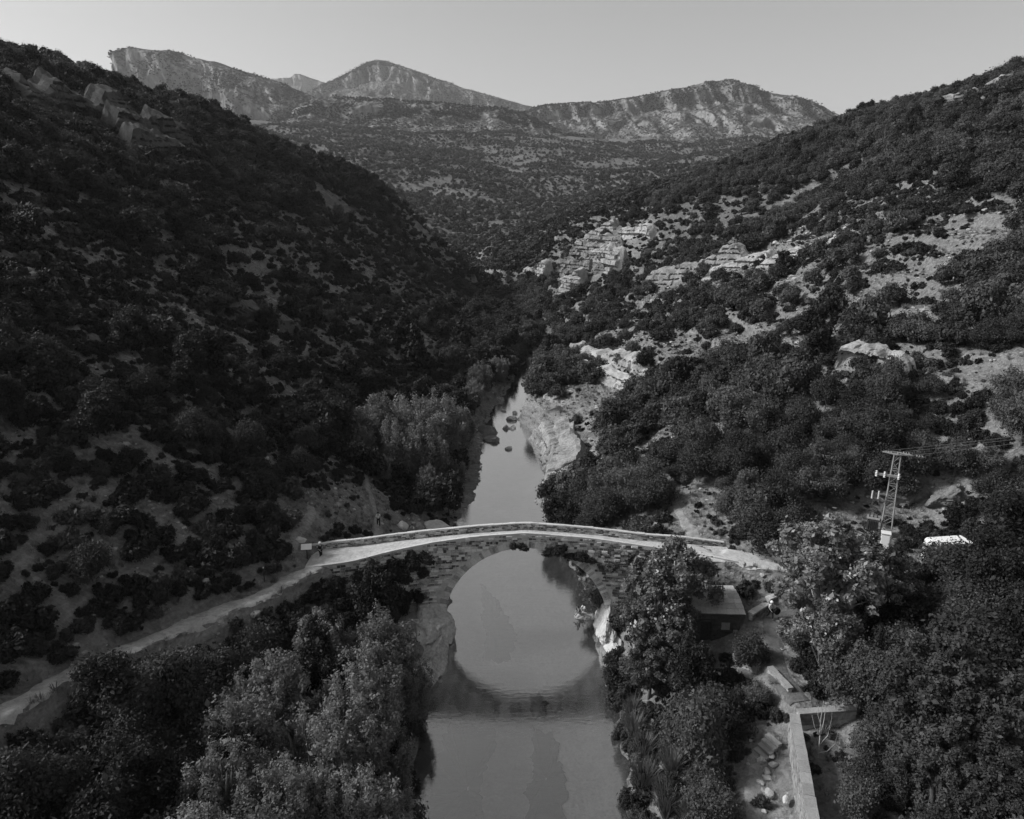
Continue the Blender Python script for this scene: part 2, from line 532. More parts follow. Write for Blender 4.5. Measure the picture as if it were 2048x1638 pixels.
def ground(x, y):
    x, y = np.broadcast_arrays(np.asarray(x, float), np.asarray(y, float))
    h = hill(x, y)
    far = smooth((y - 60) / 120)
    h = h + fbm(x / 34, y / 34, 0, 4, 5) * (1.2 + 3.2 * far) + fbm(x / 6, y / 6, 0, 4, 9) * (.6 + .6 * far)
    h = h + smooth((y - 480) / 500) * fbm(x / 170, y / 170, 0, 4, 31) * 26
    near = smooth((190 - y) / 60)
    h = h + near * (.22 * fbm(x / 1.5, y / 1.5, 0, 3, 19) + .5 * np.abs(fbm(x / 3.5, y / 3.5, 0, 3, 23)))
    h = h + near * smooth((-x - 19) / 4) * .55 * fbm(x / 9, y / 1.7, 0, 3, 27)
    # ledges of bedded rock on the right slope and high on the left spur
    st = 3.4
    u = h / st + .35 * fbm(x / 40, y / 40, 0, 3, 77)
    k = np.floor(u)
    fr = u - k
    tr = (k + smooth((fr - .62) / .3) - u) * st
    wr = smooth((x - 8) / 14) * smooth((y - 74) / 20) * .62 * (.4 + .6 * smooth(.5 + fbm(x / 25, y / 25, 0, 2, 41)))
    wl = smooth((-x - 60) / 25) * smooth((h - 46) / 10) * smooth((y - 90) / 30) * .8
    wl = np.maximum(wl, .5 * smooth((-x - 20) / 8) * smooth((h - 11) / 3) * smooth(.3 + 1.2 * fbm(x / 18, y / 18, 0, 2, 43)))
    h = h + tr * np.maximum(wr, wl) * smooth((460 - y) / 60)
    xl, xr = river_edges(y)
    d = np.maximum(xl - x, x - xr)
    right = x > .5 * (xl + xr)
    wb = np.where(right, np.interp(y, [40, 60, 80, 90, 150, 170, 240], [5, 4, 4, 2.2, 2.2, 4, 6]), np.interp(y, [40, 58, 70, 90, 200], [6, 3.5, 4, 5, 6]))
    s = smooth(d / wb)
    lev = np.maximum(0, (y - 330) * .1)
    h = np.maximum(h, lev + .5)
    out = lev + .12 * np.clip(d, 0, 1) + (h - lev) * s
    bed = lev - .12 - .75 * smooth(-d / 3.2) - .12 * fbm(x / 3, y / 5, 0, 3, 3)
    z = np.where(d > 0, out, bed)
    pd, pz = path_field(x, y)
    w = np.where(np.isnan(pz), 0.0, smooth(1.9 - pd))
    pz = np.nan_to_num(pz)
    z = np.where(y > 470, z + (h - z) * smooth((y - 470) / 30), z)
    return z * (1 - w) + pz * w


def nonuni(a0, core0, core1, a1, h, grow, hmax):
    mid = list(np.arange(core0, core1 + 1e-6, h))
    lo, x, s = [], core0, h
    while x > a0:
        s = min(s * grow, hmax)
        x -= s
        lo.append(x)
    hi, x, s = [], core1, h
    while x < a1:
        s = min(s * grow, hmax)
        x += s
        hi.append(x)
    return np.array(lo[::-1] + mid + hi)


CLIFF_ZONES = [(9, 105, 7, 16), (16, 128, 8, 12), (18, 150, 7, 10), (28, 300, 14, 22), (48, 290, 12, 14), (47, 195, 14, 10), (60, 180, 14, 14), (-92, 182, 16, 24), (-43, 122, 8, 10), (-7.5, 58, 2.5, 7), (44, 67, 7, 4), (20, 180, 8, 10), (46, 90, 5, 5)]


def build_terrain():
    xs = nonuni(-210, -36, 40, 260, .5, 1.035, 3.0)
    ys = nonuni(-30, 24, 112, 520, .5, 1.02, 2.6)
    X, Y = np.meshgrid(xs, ys, indexing='ij')
    Z = ground(X, Y)
    Z = np.where(Y > 470, Z - smooth((Y - 470) / 50) * 3.0, Z)
    me = mesh_np('hillside', np.c_[X.ravel(), Y.ravel(), Z.ravel()], grid_faces(len(xs), len(ys)), True)
    xl, xr = river_edges(Y)
    bed = ((X > xl) & (X < xr)).astype(float)
    rock = np.zeros(X.shape)
    for cx, cy, rx, ry in CLIFF_ZONES:
        q = np.hypot((X - cx) / rx, (Y - cy) / ry) + .5 * fbm(X / 6, Y / 6, 0, 3, 66)
        rock = np.maximum(rock, smooth((1.15 - q) / .4))
    for nm, arr in (('bed', bed), ('rock', rock), ('heath', .35 + .65 * smooth((Y - 150) / 120) * np.ones(X.shape))):
        a = me.attributes.new(nm, 'FLOAT', 'POINT')
        a.data.foreach_set('value', arr.ravel().astype(np.float32))
    obj('hillside', me, M['ground'], kind='structure')
    # the apron and everything out to the horizon
    xs = nonuni(-7000, -420, 620, 7000, 9, 1.12, 400)
    ys = nonuni(440, 470, 1700, 11000, 8, 1.1, 400)
    X, Y = np.meshgrid(xs, ys, indexing='ij')
    Z = ground(X, Y) - 1.5 - 2.5 * smooth((480 - Y) / 20)
    me = mesh_np('ground', np.c_[X.ravel(), Y.ravel(), Z.ravel()], grid_faces(len(xs), len(ys)), True)
    for nm, v in (('bed', 0.), ('rock', 0.), ('heath', 1.)):
        a = me.attributes.new(nm, 'FLOAT', 'POINT')
        a.data.foreach_set('value', np.full(X.size, v, np.float32))
    obj('ground', me, M['ground'], kind='structure')
    # side and back ground, so that the place goes on outside the picture
    for nm, (x0, x1, y0, y1) in (('ground', (-2000, -205, -900, 520)), ('ground', (255, 2000, -900, 520)), ('ground', (-206, 256, -900, -29))):
        xs, ys = np.linspace(x0, x1, 40), np.linspace(y0, y1, 40)
        X, Y = np.meshgrid(xs, ys, indexing='ij')
        Z = ground(X, Y) - 1.0
        me = mesh_np('ground', np.c_[X.ravel(), Y.ravel(), Z.ravel()], grid_faces(40, 40), True)
        for nm2, v in (('bed', 0.), ('rock', 0.), ('heath', 1.)):
            a = me.attributes.new(nm2, 'FLOAT', 'POINT')
            a.data.foreach_set('value', np.full(X.size, v, np.float32))
        obj('ground', me, M['ground'], kind='structure')


build_terrain()


def gz(x, y):
    return float(ground(np.array([x]), np.array([y]))[0])


# ------------------------------------------------------------------ river
def build_river():
    ys = np.concatenate([np.arange(-20, 120, 2.0), np.arange(120, 345, 3.0)])
    xl, xr = river_edges(ys)
    V, nv = [], 5
    for y, a, b in zip(ys, xl, xr):
        for t in np.linspace(0, 1, nv):
            V.append((a - 1.6 + t * (b - a + 3.2), y, 0.0))
    obj('river', mesh_np('river', V, grid_faces(len(ys), nv)[:, ::-1]), M['water'], kind='structure')


build_river()


def strip(name, pts, half, mat, lift=.05, wob=.25, step=.5, follow=True):
    P = np.array([q[:2] + (0,) for q in pts], float)
    seg = np.hypot(*(P[1:, :2] - P[:-1, :2]).T)
    s = np.r_[0, np.cumsum(seg)]
    t = np.arange(0, s[-1], step)
    # smooth centre line
    C = np.c_[[np.interp(t, s, P[:, k]) for k in range(3)]].T
    for _ in range(4):
        C[1:-1] = .25 * C[:-2] + .5 * C[1:-1] + .25 * C[2:]
    T = np.gradient(C[:, :2], axis=0)
    T /= np.linalg.norm(T, axis=1)[:, None]
    N = np.c_[-T[:, 1], T[:, 0]]
    hl = half * (1 + wob * fbm(t / 1.7, t * 0 + 3, 0, 3, 12))
    hr = half * (1 + wob * fbm(t / 1.7, t * 0 + 9, 0, 3, 13))
    nv = 9
    V = []
    for k in range(nv):
        u = k / (nv - 1) * 2 - 1
        off = np.where(u < 0, u * hl, u * hr)
        x, y = C[:, 0] + N[:, 0] * off, C[:, 1] + N[:, 1] * off
        z = ground(x, y) + lift * (1 - abs(u) ** 6 * 1.6)
        V.append(np.c_[x, y, z])
    V = np.stack(V, 1).reshape(-1, 3)
    return obj(name, mesh_np(name, V, grid_faces(len(t), nv), True), mat, kind='structure')


for nm, (hw, pts) in PATHS.items():
    strip('path', pts, hw * (.95 if hw > .65 else .6) * (.6 if nm == 'slope_trail' else 1), M[{'left_path': 'footpath', 'bridge_path': 'path', 'right_path': 'track'}.get(nm, 'trail')], .06, .3 if hw > 1 else .7)

# ------------------------------------------------------------------ mountains
def mountain(ridge, D, pre, cliff, seed, back=900, gully=30, zb=None):
    P = np.array(ridge, float)
    nu, nf, nb = 420, 120, 16
    s = np.r_[0, np.cumsum(np.hypot(P[1:, 0] - P[:-1, 0], P[1:, 2] - P[:-1, 2]))]
    u = np.linspace(0, s[-1], nu)
    X = np.interp(u, s, P[:, 0])
    Zr = np.interp(u, s, P[:, 2])
    Y0 = P[0, 1]
    uu = u / s[-1]
    Zr = Zr + fbm(X / 60, X * 0, 0, 4, seed) * 5
    pr = np.interp(uu, pre[0], pre[1])
    cl = np.interp(uu, cliff[0], cliff[1]) * (1 + .35 * fbm(X / 90, X * 0 + 5, 0, 3, seed + 3))
    zbase = ground(X, np.full(nu, Y0 - D)) - 25
    rows = []
    for j in range(nb, 0, -1):
        t = j / nb
        rows.append((X, np.full(nu, Y0 + back * t), Zr - (Zr - zbase) * (t ** 1.2) - 2))
    for j in range(nf):
        t = j / (nf - 1)
        t1, t2 = .28, .5
        a = np.clip(t / t1, 0, 1)
        b = np.clip((t - t1) / (t2 - t1), 0, 1)
        c = np.clip((t - t2) / (1 - t2), 0, 1)
        dpre = np.minimum(pr * 1.25 + 12, D * .35)
        dcl = cl * .22
        z = Zr - pr * a - cl * b - np.maximum(Zr - pr - cl - zbase, 5) * (1 - (1 - c) ** 1.35)
        y = Y0 - dpre * a - dcl * b - (D - dpre - dcl) * c
        g = np.abs(fbm(X / 150, z / 260, y / 400, 4, seed + 9))
        g2 = fbm(X / 45, z / 70, y / 90, 4, seed + 19)
        amp = smooth(t / .15) * (1 - smooth((t - .9) / .1))
        g3 = np.abs(fbm(X / 52 + z / 160, z / 240, y / 200, 4, seed + 49))
        y = y + amp * (gully * (g * 2.4 - .6) + 12 * g2 + gully * .8 * (g3 * 2 - .5))
        x = X + amp * 10 * fbm(X / 60, z / 60, y / 60, 3, seed + 29)
        z = z + amp * (8 * fbm(X / 70, y / 70, 0, 4, seed + 39) + 3.5 * fbm(X / 18, y / 18, 0, 3, seed + 59))
        rows.append((x, y, z))
    V = np.stack([np.stack(r, 1) for r in rows], 1).reshape(-1, 3)
    me = mesh_np('mountain', V, grid_faces(nu, nb + nf)[:, ::-1], True)
    return obj('mountain', me, M['mountain'], kind='structure'), V


MESA = [(-1420, 2200, 330), (-1263.3, 2200, 395.0), (-1147.7, 2200, 425.6), (-1129.6, 2200, 488.6), (-1111.8, 2200, 502.8), (-1082.5, 2200, 508.0), (-991.0, 2200, 499.0), (-851.7, 2200, 467.7), (-726.2, 2200, 430.9), (-669.8, 2200, 416.3), (-585.8, 2200, 383.0), (-473.7, 2200, 319.6), (-330.1, 2200, 257.9), (-200, 2200, 220)]
FARP = [(-2400, 5200, 700), (-1900, 5200, 860), (-1721.9, 5200, 907.5), (-1633.0, 5200, 945.1), (-1512.9, 5200, 954.5), (-1470.0, 5200, 979.5), (-1442.8, 5200, 979.5), (-1276.8, 5200, 920.0), (-1110.8, 5200, 844.4), (-773.4, 5200, 716.9)]
CENT = [(-1300, 3600, 520), (-1103.2, 3600, 575.0), (-958.0, 3600, 607.8), (-860.0, 3600, 653.6), (-726.3, 3600, 718.4), (-678.1, 3600, 739.8), (-637.7, 3600, 750.5), (-584.2, 3600, 739.8), (-502.9, 3600, 720.5), (-363.3, 3600, 673.1), (-199.0, 3600, 618.8), (-57.0, 3600, 583.7), (97.7, 3600, 544.1), (229.9, 3600, 486.4), (423.7, 3600, 419.2), (700, 3600, 380)]
RIGHTM = [(-160, 2600, 290), (-41.7, 2600, 330.1), (27.7, 2600, 362.4), (44.8, 2600, 391.3), (87.7, 2600, 408.9), (165.1, 2600, 413.6), (302.4, 2600, 421.6), (404.8, 2600, 435.9), (506.8, 2600, 453.3), (625.2, 2600, 473.7), (692.6, 2600, 486.3), (746.5, 2600, 494.1), (796.0, 2600, 473.7), (866.2, 2600, 454.8), (953.6, 2600, 437.5), (1023.4, 2600, 426.4), (1077.8, 2600, 402.5), (1151.3, 2600, 365.6), (1349.1, 2600, 313.8), (1531.1, 2600, 264.7), (1900, 2600, 230)]
MIDR = [(-900, 1900, 190), (-691.1, 1900, 240.1), (-586.4, 1900, 275.6), (-532.5, 1900, 316.5), (-481.2, 1900, 331.6), (-380.9, 1900, 331.6), (-281.1, 1900, 322.3), (-155.8, 1900, 314.2), (-30.2, 1900, 302.6), (45.4, 1900, 289.7), (134.5, 1900, 249.6), (288.1, 1900, 216.2), (416.4, 1900, 204.2), (600, 1900, 195)]
MV = []
MV.append(mountain(MESA, 620, ([0, .2, .3, .5, .7, 1], [4, 3, 10, 60, 110, 60]), ([0, .18, .2, .35, .5, .62, .75, 1], [30, 60, 120, 110, 70, 35, 5, 0]), 101, gully=34)[1])
mountain(FARP, 900, ([0, 1], [10, 10]), ([0, .5, .6, 1], [20, 60, 40, 10]), 151)
MV.append(mountain(CENT, 1100, ([0, .3, .38, .5, .7, 1], [20, 20, 25, 80, 90, 60]), ([0, .2, .35, .5, .7, .85, 1], [10, 40, 70, 70, 90, 60, 5]), 201, gully=42)[1])
MV.append(mountain(RIGHTM, 700, ([0, .1, .3, .5, .7, 1], [4, 10, 25, 30, 30, 20]), ([0, .08, .12, .25, .4, .6, .8, 1], [0, 20, 45, 30, 40, 45, 30, 10]), 251, gully=62)[1])
MV.append(mountain(MIDR, 480, ([0, 1], [30, 30]), ([0, .25, .35, .45, 1], [0, 10, 35, 5, 0]), 301, gully=22)[1])


def build_haze():
    mb = MB()
    mb.box((0, 5200, 546), (15200, 12600, 1300))
    t = NT('haze')
    v = t.n('VolumePrincipled', {'Density': 7.5e-5, 'Anisotropy': .2})
    v.inputs['Color'].default_value = (.9, .9, .9, 1)
    t.t.links.new(v.outputs[0], t.out.inputs['Volume'])
    o = mb.build('haze', t.m, kind='stuff', label='thin pale haze that veils the far mountains')
    o.location.z = 0


build_haze()

# ------------------------------------------------------------------ rocks and cliffs
def rock_mesh(name, size, seed, sub=3, rough=.28, facet=True):
    bm = bmesh.new()
    bmesh.ops.create_icosphere(bm, subdivisions=sub, radius=1)
    V = np.array([v.co for v in bm.verts])
    r = np.random.default_rng(seed)
    if facet:
        for _ in range(14):
            n = r.normal(size=3)
            n /= np.linalg.norm(n)
            h = r.uniform(.55, .9)
            d = V @ n - h
            V = V - np.outer(np.clip(d, 0, None) * .92, n)
    k = 1.6
    dn = fbm(V[:, 0] * k + seed, V[:, 1] * k, V[:, 2] * k, 4, seed)
    dn = dn + .22 * fbm(V[:, 0] * 6 + seed, V[:, 1] * 6, V[:, 2] * 6, 4, seed + 1) + .25 * np.round(2.5 * fbm(V[:, 0] * 2.2, V[:, 1] * 2.2, V[:, 2] * 4 + seed, 2, seed + 2)) / 2.5
    V = V * (1 + rough * dn)[:, None] * np.array(size)
    for v, c in zip(bm.verts, V):
        v.co = c
    me = bpy.data.meshes.new(name)
    bm.to_mesh(me)
    bm.free()
    return me


def boulder(loc, size, seed, mat, label, cat='boulder', rz=0.0, group=None, sub=3, name='boulder', rough=.28, rx=0.0):
    o = obj(name, rock_mesh(name, size, seed, sub, rough), M[mat], None, loc, label, cat, group)
    o.rotation_euler = (rx, 0, rz)
    return o


def cliff(pts, h, seed, lean=.18, amp=1.0, depth=6.0, mat='limestone', cap=.25):
    """bedded rock wall; pts (x, y) run so that the open side is on the right hand"""
    P = np.array(pts, float)
    s = np.r_[0, np.cumsum(np.hypot(*(P[1:] - P[:-1]).T))]
    nu = max(24, int(s[-1] / .3))
    u = np.linspace(0, s[-1], nu)
    x, y = np.interp(u, s, P[:, 0]), np.interp(u, s, P[:, 1])
    for _ in range(3):
        x[1:-1] = .25 * x[:-2] + .5 * x[1:-1] + .25 * x[2:]
        y[1:-1] = .25 * y[:-2] + .5 * y[1:-1] + .25 * y[2:]
    tx, ty = np.gradient(x), np.gradient(y)
    l = np.hypot(tx, ty)
    nx, ny = ty / l, -tx / l
    z0 = ground(x, y)
    zb = np.median(z0)
    hh = h * (1 + .3 * fbm(u / 6, u * 0, 0, 3, seed)) * smooth(np.minimum(u, s[-1] - u) / (s[-1] * .16) + .15)
    nv = max(14, int(h / .24))
    rows = []
    for j in range(nv + 7):
        if j < nv:
            v = j / (nv - 1)
            z = z0 - 1.5 + v * (hh + 1.5)
            zz = (z - zb)
            band = np.floor(zz / 1.5 + .3 * fbm(u / 9, u * 0, 0, 2, seed + 1))
            zw = zz + 1.3 * fbm(zz / 2.6, u / 30, 0, 2, seed + 8)
            fb = zw / 1.5 + .3 * fbm(u / 9, u * 0, 0, 2, seed + 1)
            band = np.floor(fb)
            fb = fb - np.floor(fb)
            hb = _hash(band, band * 0 + 3, band * 0, seed)
            cell = np.floor(u / (2.2 + 4.5 * hb) + 7 * hb)
            off = 1.3 * amp * (hb - .5) + .9 * amp * (_hash(cell, band, band * 0 + 1, seed + 4) - .5) - 1.1 * amp * (fb < .12) - .4 * amp * (np.abs(u / (2.2 + 4.5 * hb) + 7 * hb - cell) < .04)
            off = off + .7 * amp * fbm(x / 3.2, y / 3.2, zz / 2.2, 4, seed + 2) + 1.2 * amp * fbm(u / 8, zz / 12, 0, 2, seed + 5)
            off = off - lean * v * hh
        else:
            k = (j - nv + 1) / 7
            z = z0 + hh + cap * k * depth + .9 * amp * fbm(x / 1.8, y / 1.8, k * 5, 3, seed + 6) - smooth((k - .5) / .5) * (hh * .55 + 1.5)
            off = -lean * hh - k * depth + .6 * amp * fbm(x / 3, y / 3, k * 4, 3, seed + 2)
        rows.append(np.c_[x + nx * off, y + ny * off, z])
    V = np.stack(rows, 1).reshape(-1, 3)
    return obj('cliff', mesh_np('cliff', V, grid_faces(nu, nv + 7), False), M[mat], kind='structure')


# the river cliff on the right bank, the banded cliffs up the valley, the crags of both spurs
cliff([(3.6, 150), (1.8, 139), (4.6, 131), (3.6, 124), (4.7, 115), (5.4, 106), (3.8, 96), (5.2, 90)], 4.5, 11, .55, .7, 5, cap=.5)
cliff([(14.5, 176), (13, 165), (15, 152), (20, 140), (25, 128)], 4.2, 12, .3, .8, 5)
cliff([(9, 160), (10.5, 150), (14, 141), (19.5, 131), (23.5, 121)], 2.6, 13, .3, .6, 4)
cliff([(3, 352), (9, 340), (15, 327)], 8, 14, .1, 1.2, 7)
cliff([(18.5, 303), (23, 293), (28, 286)], 7.5, 15, .08, 1.1, 6)
cliff([(19, 313), (25, 303), (33, 291), (37, 283)], 8.5, 16, .1, 1.3, 6)
cliff([(24, 322), (31, 312), (39, 303), (44, 294)], 6.5, 17, .12, 1.2, 6)
cliff([(30, 300), (36, 286), (40, 268)], 10, 18, .08, 1.3, 6)
cliff([(26, 345), (36, 332), (45, 318)], 6, 19, .12, 1.1, 6)
cliff([(44, 308), (49, 297), (55, 285)], 5, 20, .12, 1.0, 6)
cliff([(41, 222), (45, 212), (51, 203), (57, 196), (62, 190)], 5.2, 21, .1, .9, 6)
cliff([(50, 188), (56, 180), (62, 172)], 2.6, 22, .2, .8, 5)
cliff([(60, 172), (66, 160), (70, 148)], 2.4, 23, .2, .7, 5)
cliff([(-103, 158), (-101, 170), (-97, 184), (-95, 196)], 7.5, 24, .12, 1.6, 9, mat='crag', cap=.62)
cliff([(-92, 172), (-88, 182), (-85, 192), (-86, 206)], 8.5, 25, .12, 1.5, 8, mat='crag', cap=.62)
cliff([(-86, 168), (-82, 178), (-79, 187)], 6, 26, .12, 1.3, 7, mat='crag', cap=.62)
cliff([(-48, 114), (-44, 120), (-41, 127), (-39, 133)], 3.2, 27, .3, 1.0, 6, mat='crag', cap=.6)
cliff([(132, 238), (138, 228), (143, 216)], 4.5, 28, .15, 1.2, 6)
cliff([(43, 93), (46, 88), (49, 84)], 3, 29, .25, .8, 4)

# ------------------------------------------------------------------ the stone bridge
BX = np.array([-19, -15, -11.5, -7.8, -3.6, 1.4, 7.5, 12.6, 17.7, 21.0])
B_NY = np.array([57.8, 58.6, 60.2, 61.3, 61.7, 61.8, 61.5, 60.8, 59.9, 59.0])
B_RZ = np.array([9.05, 9.2, 9.4, 9.6, 9.9, 10.18, 9.84, 9.46, 9.22, 9.05])
B_CH = np.array([.06, .08, .16, .3, .46, .5, .46, .36, .18, .05])
B_FY = np.array([61.5, 62.0, 62.7, 63.2, 63.5, 63.6, 63.3, 62.7, 62.3, 62.1])
ARC_X, ARC_Z, ARC_R, RING = 1.35, 1.0, 8.1, .68


def bcurve(a, x):
    return np.interp(x, BX, a)


def b_smooth(a):
    xs = np.linspace(BX[0], BX[-1], 161)
    v = np.interp(xs, BX, a)
    for _ in range(14):
        v[1:-1] = .25 * v[:-2] + .5 * v[1:-1] + .25 * v[2:]
    return lambda x: np.interp(x, xs, v)


b_ny, b_ch, b_fy = b_smooth(B_NY), b_smooth(B_CH), b_smooth(B_FY)
b_rz = lambda x: np.interp(x, BX, B_RZ)


def arch_z(x, r):
    d = r * r - (np.asarray(x, float) - ARC_X) ** 2
    return np.where(d > 0, ARC_Z + np.sqrt(np.maximum(d, 0)), -99.0)


def stone(x0, x1, z0, z1, yfun, side=-1, proud=.03, back=.12, jit=.018, ch=.03):
    """a roughly squared block whose face looks to side*y"""
    xa, xb, za, zb = x0 + .012, x1 - .012, z0 + .012, z1 - .012
    V = []
    c = min(ch, (xb - xa) * .2, (zb - za) * .25)
    for (dx, dz, yo) in ((0, 0, back), (c * .3, c * .3, -proud + .03), (c, c, -proud)):
        for x, z in ((xa + dx, za + dz), (xb - dx, za + dz), (xb - dx, zb - dz), (xa + dx, zb - dz)):
            xx, zz = x + rng.uniform(-jit, jit), z + rng.uniform(-jit, jit)
            V.append((xx, float(yfun(xx)) - side * yo, zz))
    F = [(8, 9, 10, 11)]
    for a in (0, 4):
        for k in range(4):
            F.append((a + k, a + (k + 1) % 4, a + 4 + (k + 1) % 4, a + 4 + k))
    F = np.array(F)
    return np.array(V), (F if side < 0 else F[:, ::-1])


def build_bridge():
    root = empty('stone_bridge', (ARC_X, 62.7, 0), 'old single arch stone bridge spanning the river with low parapets', 'bridge')
    inv = Matrix.Translation((-ARC_X, -62.7, 0))

    def part(name, me, mat, parent=root, **kw):
        me.transform(inv)
        return obj(name, me, mat, parent, **kw)
    xs = np.arange(BX[0], BX[-1] + .01, .15)
    top = b_rz(xs)
    # mortar faces behind the stones, spandrel shape with the arch cut out
    for name, yf, up in (('facade', b_ny(xs), b_ch(xs) - .06), ('facade', b_fy(xs) + .28, .5 + 0 * xs)):
        bot = np.maximum(arch_z(xs, ARC_R + .05), ground(xs, yf) - .8)
        V = []
        for k in range(4):
            t = k / 3
            V.append(np.c_[xs, yf, bot + (top + up - bot) * t])
        part(name, mesh_np(name, np.stack(V, 1).reshape(-1, 3), grid_faces(len(xs), 4)), M['mortar'])
    # barrel of the arch
    th = np.linspace(R(2), R(178), 90)
    V = []
    for k in range(7):
        t = k / 6
        xa = ARC_X + np.cos(th) * ARC_R
        za = ARC_Z + np.sin(th) * ARC_R
        V.append(np.c_[xa, b_ny(xa) + .1 + t * (b_fy(xa) + .26 - b_ny(xa) - .1), za])
    part('barrel', mesh_np('barrel', np.stack(V, 1).reshape(-1, 3), grid_faces(90, 7)), M['masonry'])
    # deck between the parapets
    V = []
    for k in range(9):
        t = k / 8
        y = b_ny(xs) + .02 + t * (b_fy(xs) + .1 - b_ny(xs) - .02)
        V.append(np.c_[xs, y, b_rz(xs) + .03 * fbm(xs / .8, y / .8, 0, 3, 8) - .04 * (2 * t - 1) ** 2])
    part('deck', mesh_np('deck', np.stack(V, 1).reshape(-1, 3), grid_faces(len(xs), 9), True), M['path'])
    # voussoirs, one object each
    n = 86
    a0, a1 = R(10), R(170)
    for side_y in (0,):
        for i in range(n):
            ta, tb = a0 + (a1 - a0) * i / n + .0018, a0 + (a1 - a0) * (i + 1) / n - .0018
            ro = ARC_R + RING * rng.uniform(.86, 1.1)
            pr = rng.uniform(.03, .075)
            V = []
            for yo in (.45, -pr):
                for rr, tt in ((ARC_R - .02, ta), (ARC_R - .02, tb), (ro, tb), (ro, ta)):
                    x = ARC_X + math.cos(tt) * rr
                    V.append((x, float(b_ny(x)) + yo, ARC_Z + math.sin(tt) * rr))
            part('voussoir', mesh_np('voussoir', V, np.array([(7, 6, 5, 4), (0, 1, 2, 3), (0, 4, 5, 1), (1, 5, 6, 2), (2, 6, 7, 3), (3, 7, 4, 0)])), M['voussoir'])
    # coursed stones of the near face
    stones = []
    z = 1.0
    while z < 10.8:
        hgt = rng.uniform(.15, .3)
        x = BX[0] + rng.uniform(0, .4)
        while x < BX[-1] - .3:
            ln = rng.uniform(.28, .75) * (1.15 if z < 6.5 else .9)
            xm, zm = x + ln / 2, z + hgt / 2
            ok = zm + hgt / 2 < float(b_rz(xm) + b_ch(xm)) - .07
            ok = ok and math.hypot(min(abs(x - ARC_X), abs(x + ln - ARC_X)), z - ARC_Z) > ARC_R + RING * .98 or (ok and z > ARC_Z and abs(xm - ARC_X) > ARC_R + RING + ln)
            if ok and x < ARC_X < x + ln and z < ARC_Z + ARC_R + RING:
                ok = False
            if ok and z + hgt > gz(xm, float(b_ny(xm)) - .4) - .2 and rng.random() > .03:
                stones.append((x, x + ln, z, z + hgt))
            x += ln
        z += hgt
    stones.sort(key=lambda s: -((s[1] - s[0]) * (s[3] - s[2])) - (.05 if -12 < s[0] < 2 else 0))
    rest = MB()
    for i, (x0, x1, z0, z1) in enumerate(stones):
        V, F = stone(x0, x1, z0, z1, b_ny, -1, rng.uniform(.015, .1))
        if i < 300:
            part('stone', mesh_np('stone', V, F), M['masonry'])
        else:
            rest.add(V, F)
    o = part('small_stones', rest.mesh('small_stones'), M['masonry'], kind='stuff')
    # near parapet: kerb wall with coping stones
    x = BX[0] + .1
    while x < BX[-1] - .2:
        ln = rng.uniform(.55, .95)
        a, b = x + .003, min(x + ln, BX[-1]) - .003
        V = []
        for zz in (-.5, 0):
            for xx, yy in ((a, -.05), (b, -.05), (b, .26), (a, .26)):
                zt = float(b_rz(xx) + b_ch(xx)) + (rng.uniform(-.012, .012) if zz == 0 else -max(.1, float(b_ch(xx)) + .03))
                V.append((xx, float(b_ny(xx)) + yy + rng.uniform(-.015, .015), zt))
        part('coping_stone', mesh_np('coping_stone', V, np.array([(3, 2, 1, 0), (4, 5, 6, 7), (0, 1, 5, 4), (1, 2, 6, 5), (2, 3, 7, 6), (3, 0, 4, 7)])), M['coping'])
        x += ln
    # far parapet: wall core, faced stones, coping
    core = MB()
    face = MB()
    ph = lambda x: np.interp(x, [-19, -17, 1.4, 17, 20.5], [.45, .62, .68, .62, .4])
    q = np.arange(-19.3, 20.6, .4)
    for a, b in zip(q[:-1], q[1:]):
        V = []
        for zz in (0, 1):
            for xx, yy in ((a, .03), (b, .03), (b, .27), (a, .27)):
                V.append((xx, float(b_fy(xx)) + yy, float(b_rz(xx)) - .5 + (float(ph(xx)) + .45) * zz))
        core.add(V, [(3, 2, 1, 0), (4, 5, 6, 7), (0, 1, 5, 4), (1, 2, 6, 5), (2, 3, 7, 6), (3, 0, 4, 7)])
    par = part('parapet', core.mesh('parapet'), M['mortar'])
    for lay in range(4):
        x = -19.2
        while x < 20.3:
            ln = rng.uniform(.2, .5)
            h = float(ph(x)) / 4
            zb = float(b_rz(x + ln / 2)) - .02 + lay * h
            V, F = stone(x, x + ln, zb, zb + h, b_fy, -1, rng.uniform(0, .03), jit=.03)
            face.add(V, F)
            x += ln
    fo = obj('parapet_stones', face.mesh('parapet_stones'), M['masonry'], par, kind='stuff')
    fo.data.transform(inv)
    x = -19.3
    while x < 20.4:
        ln = rng.uniform(.6, 1.1)
        a, b = x + .003, x + ln - .003
        V = []
        for zz in (0, 1):
            for xx, yy in ((a, -.03), (b, -.03), (b, .3), (a, .3)):
                V.append((xx, float(b_fy(xx)) + yy + rng.uniform(-.02, .02), float(b_rz(xx) + ph(xx)) - .05 + zz * (.1 + rng.uniform(-.025, .025))))
        part('coping_stone', mesh_np('coping_stone', V, np.array([(3, 2, 1, 0), (4, 5, 6, 7), (0, 1, 5, 4), (1, 2, 6, 5), (2, 3, 7, 6), (3, 0, 4, 7)])), M['coping'])
        x += ln


build_bridge()

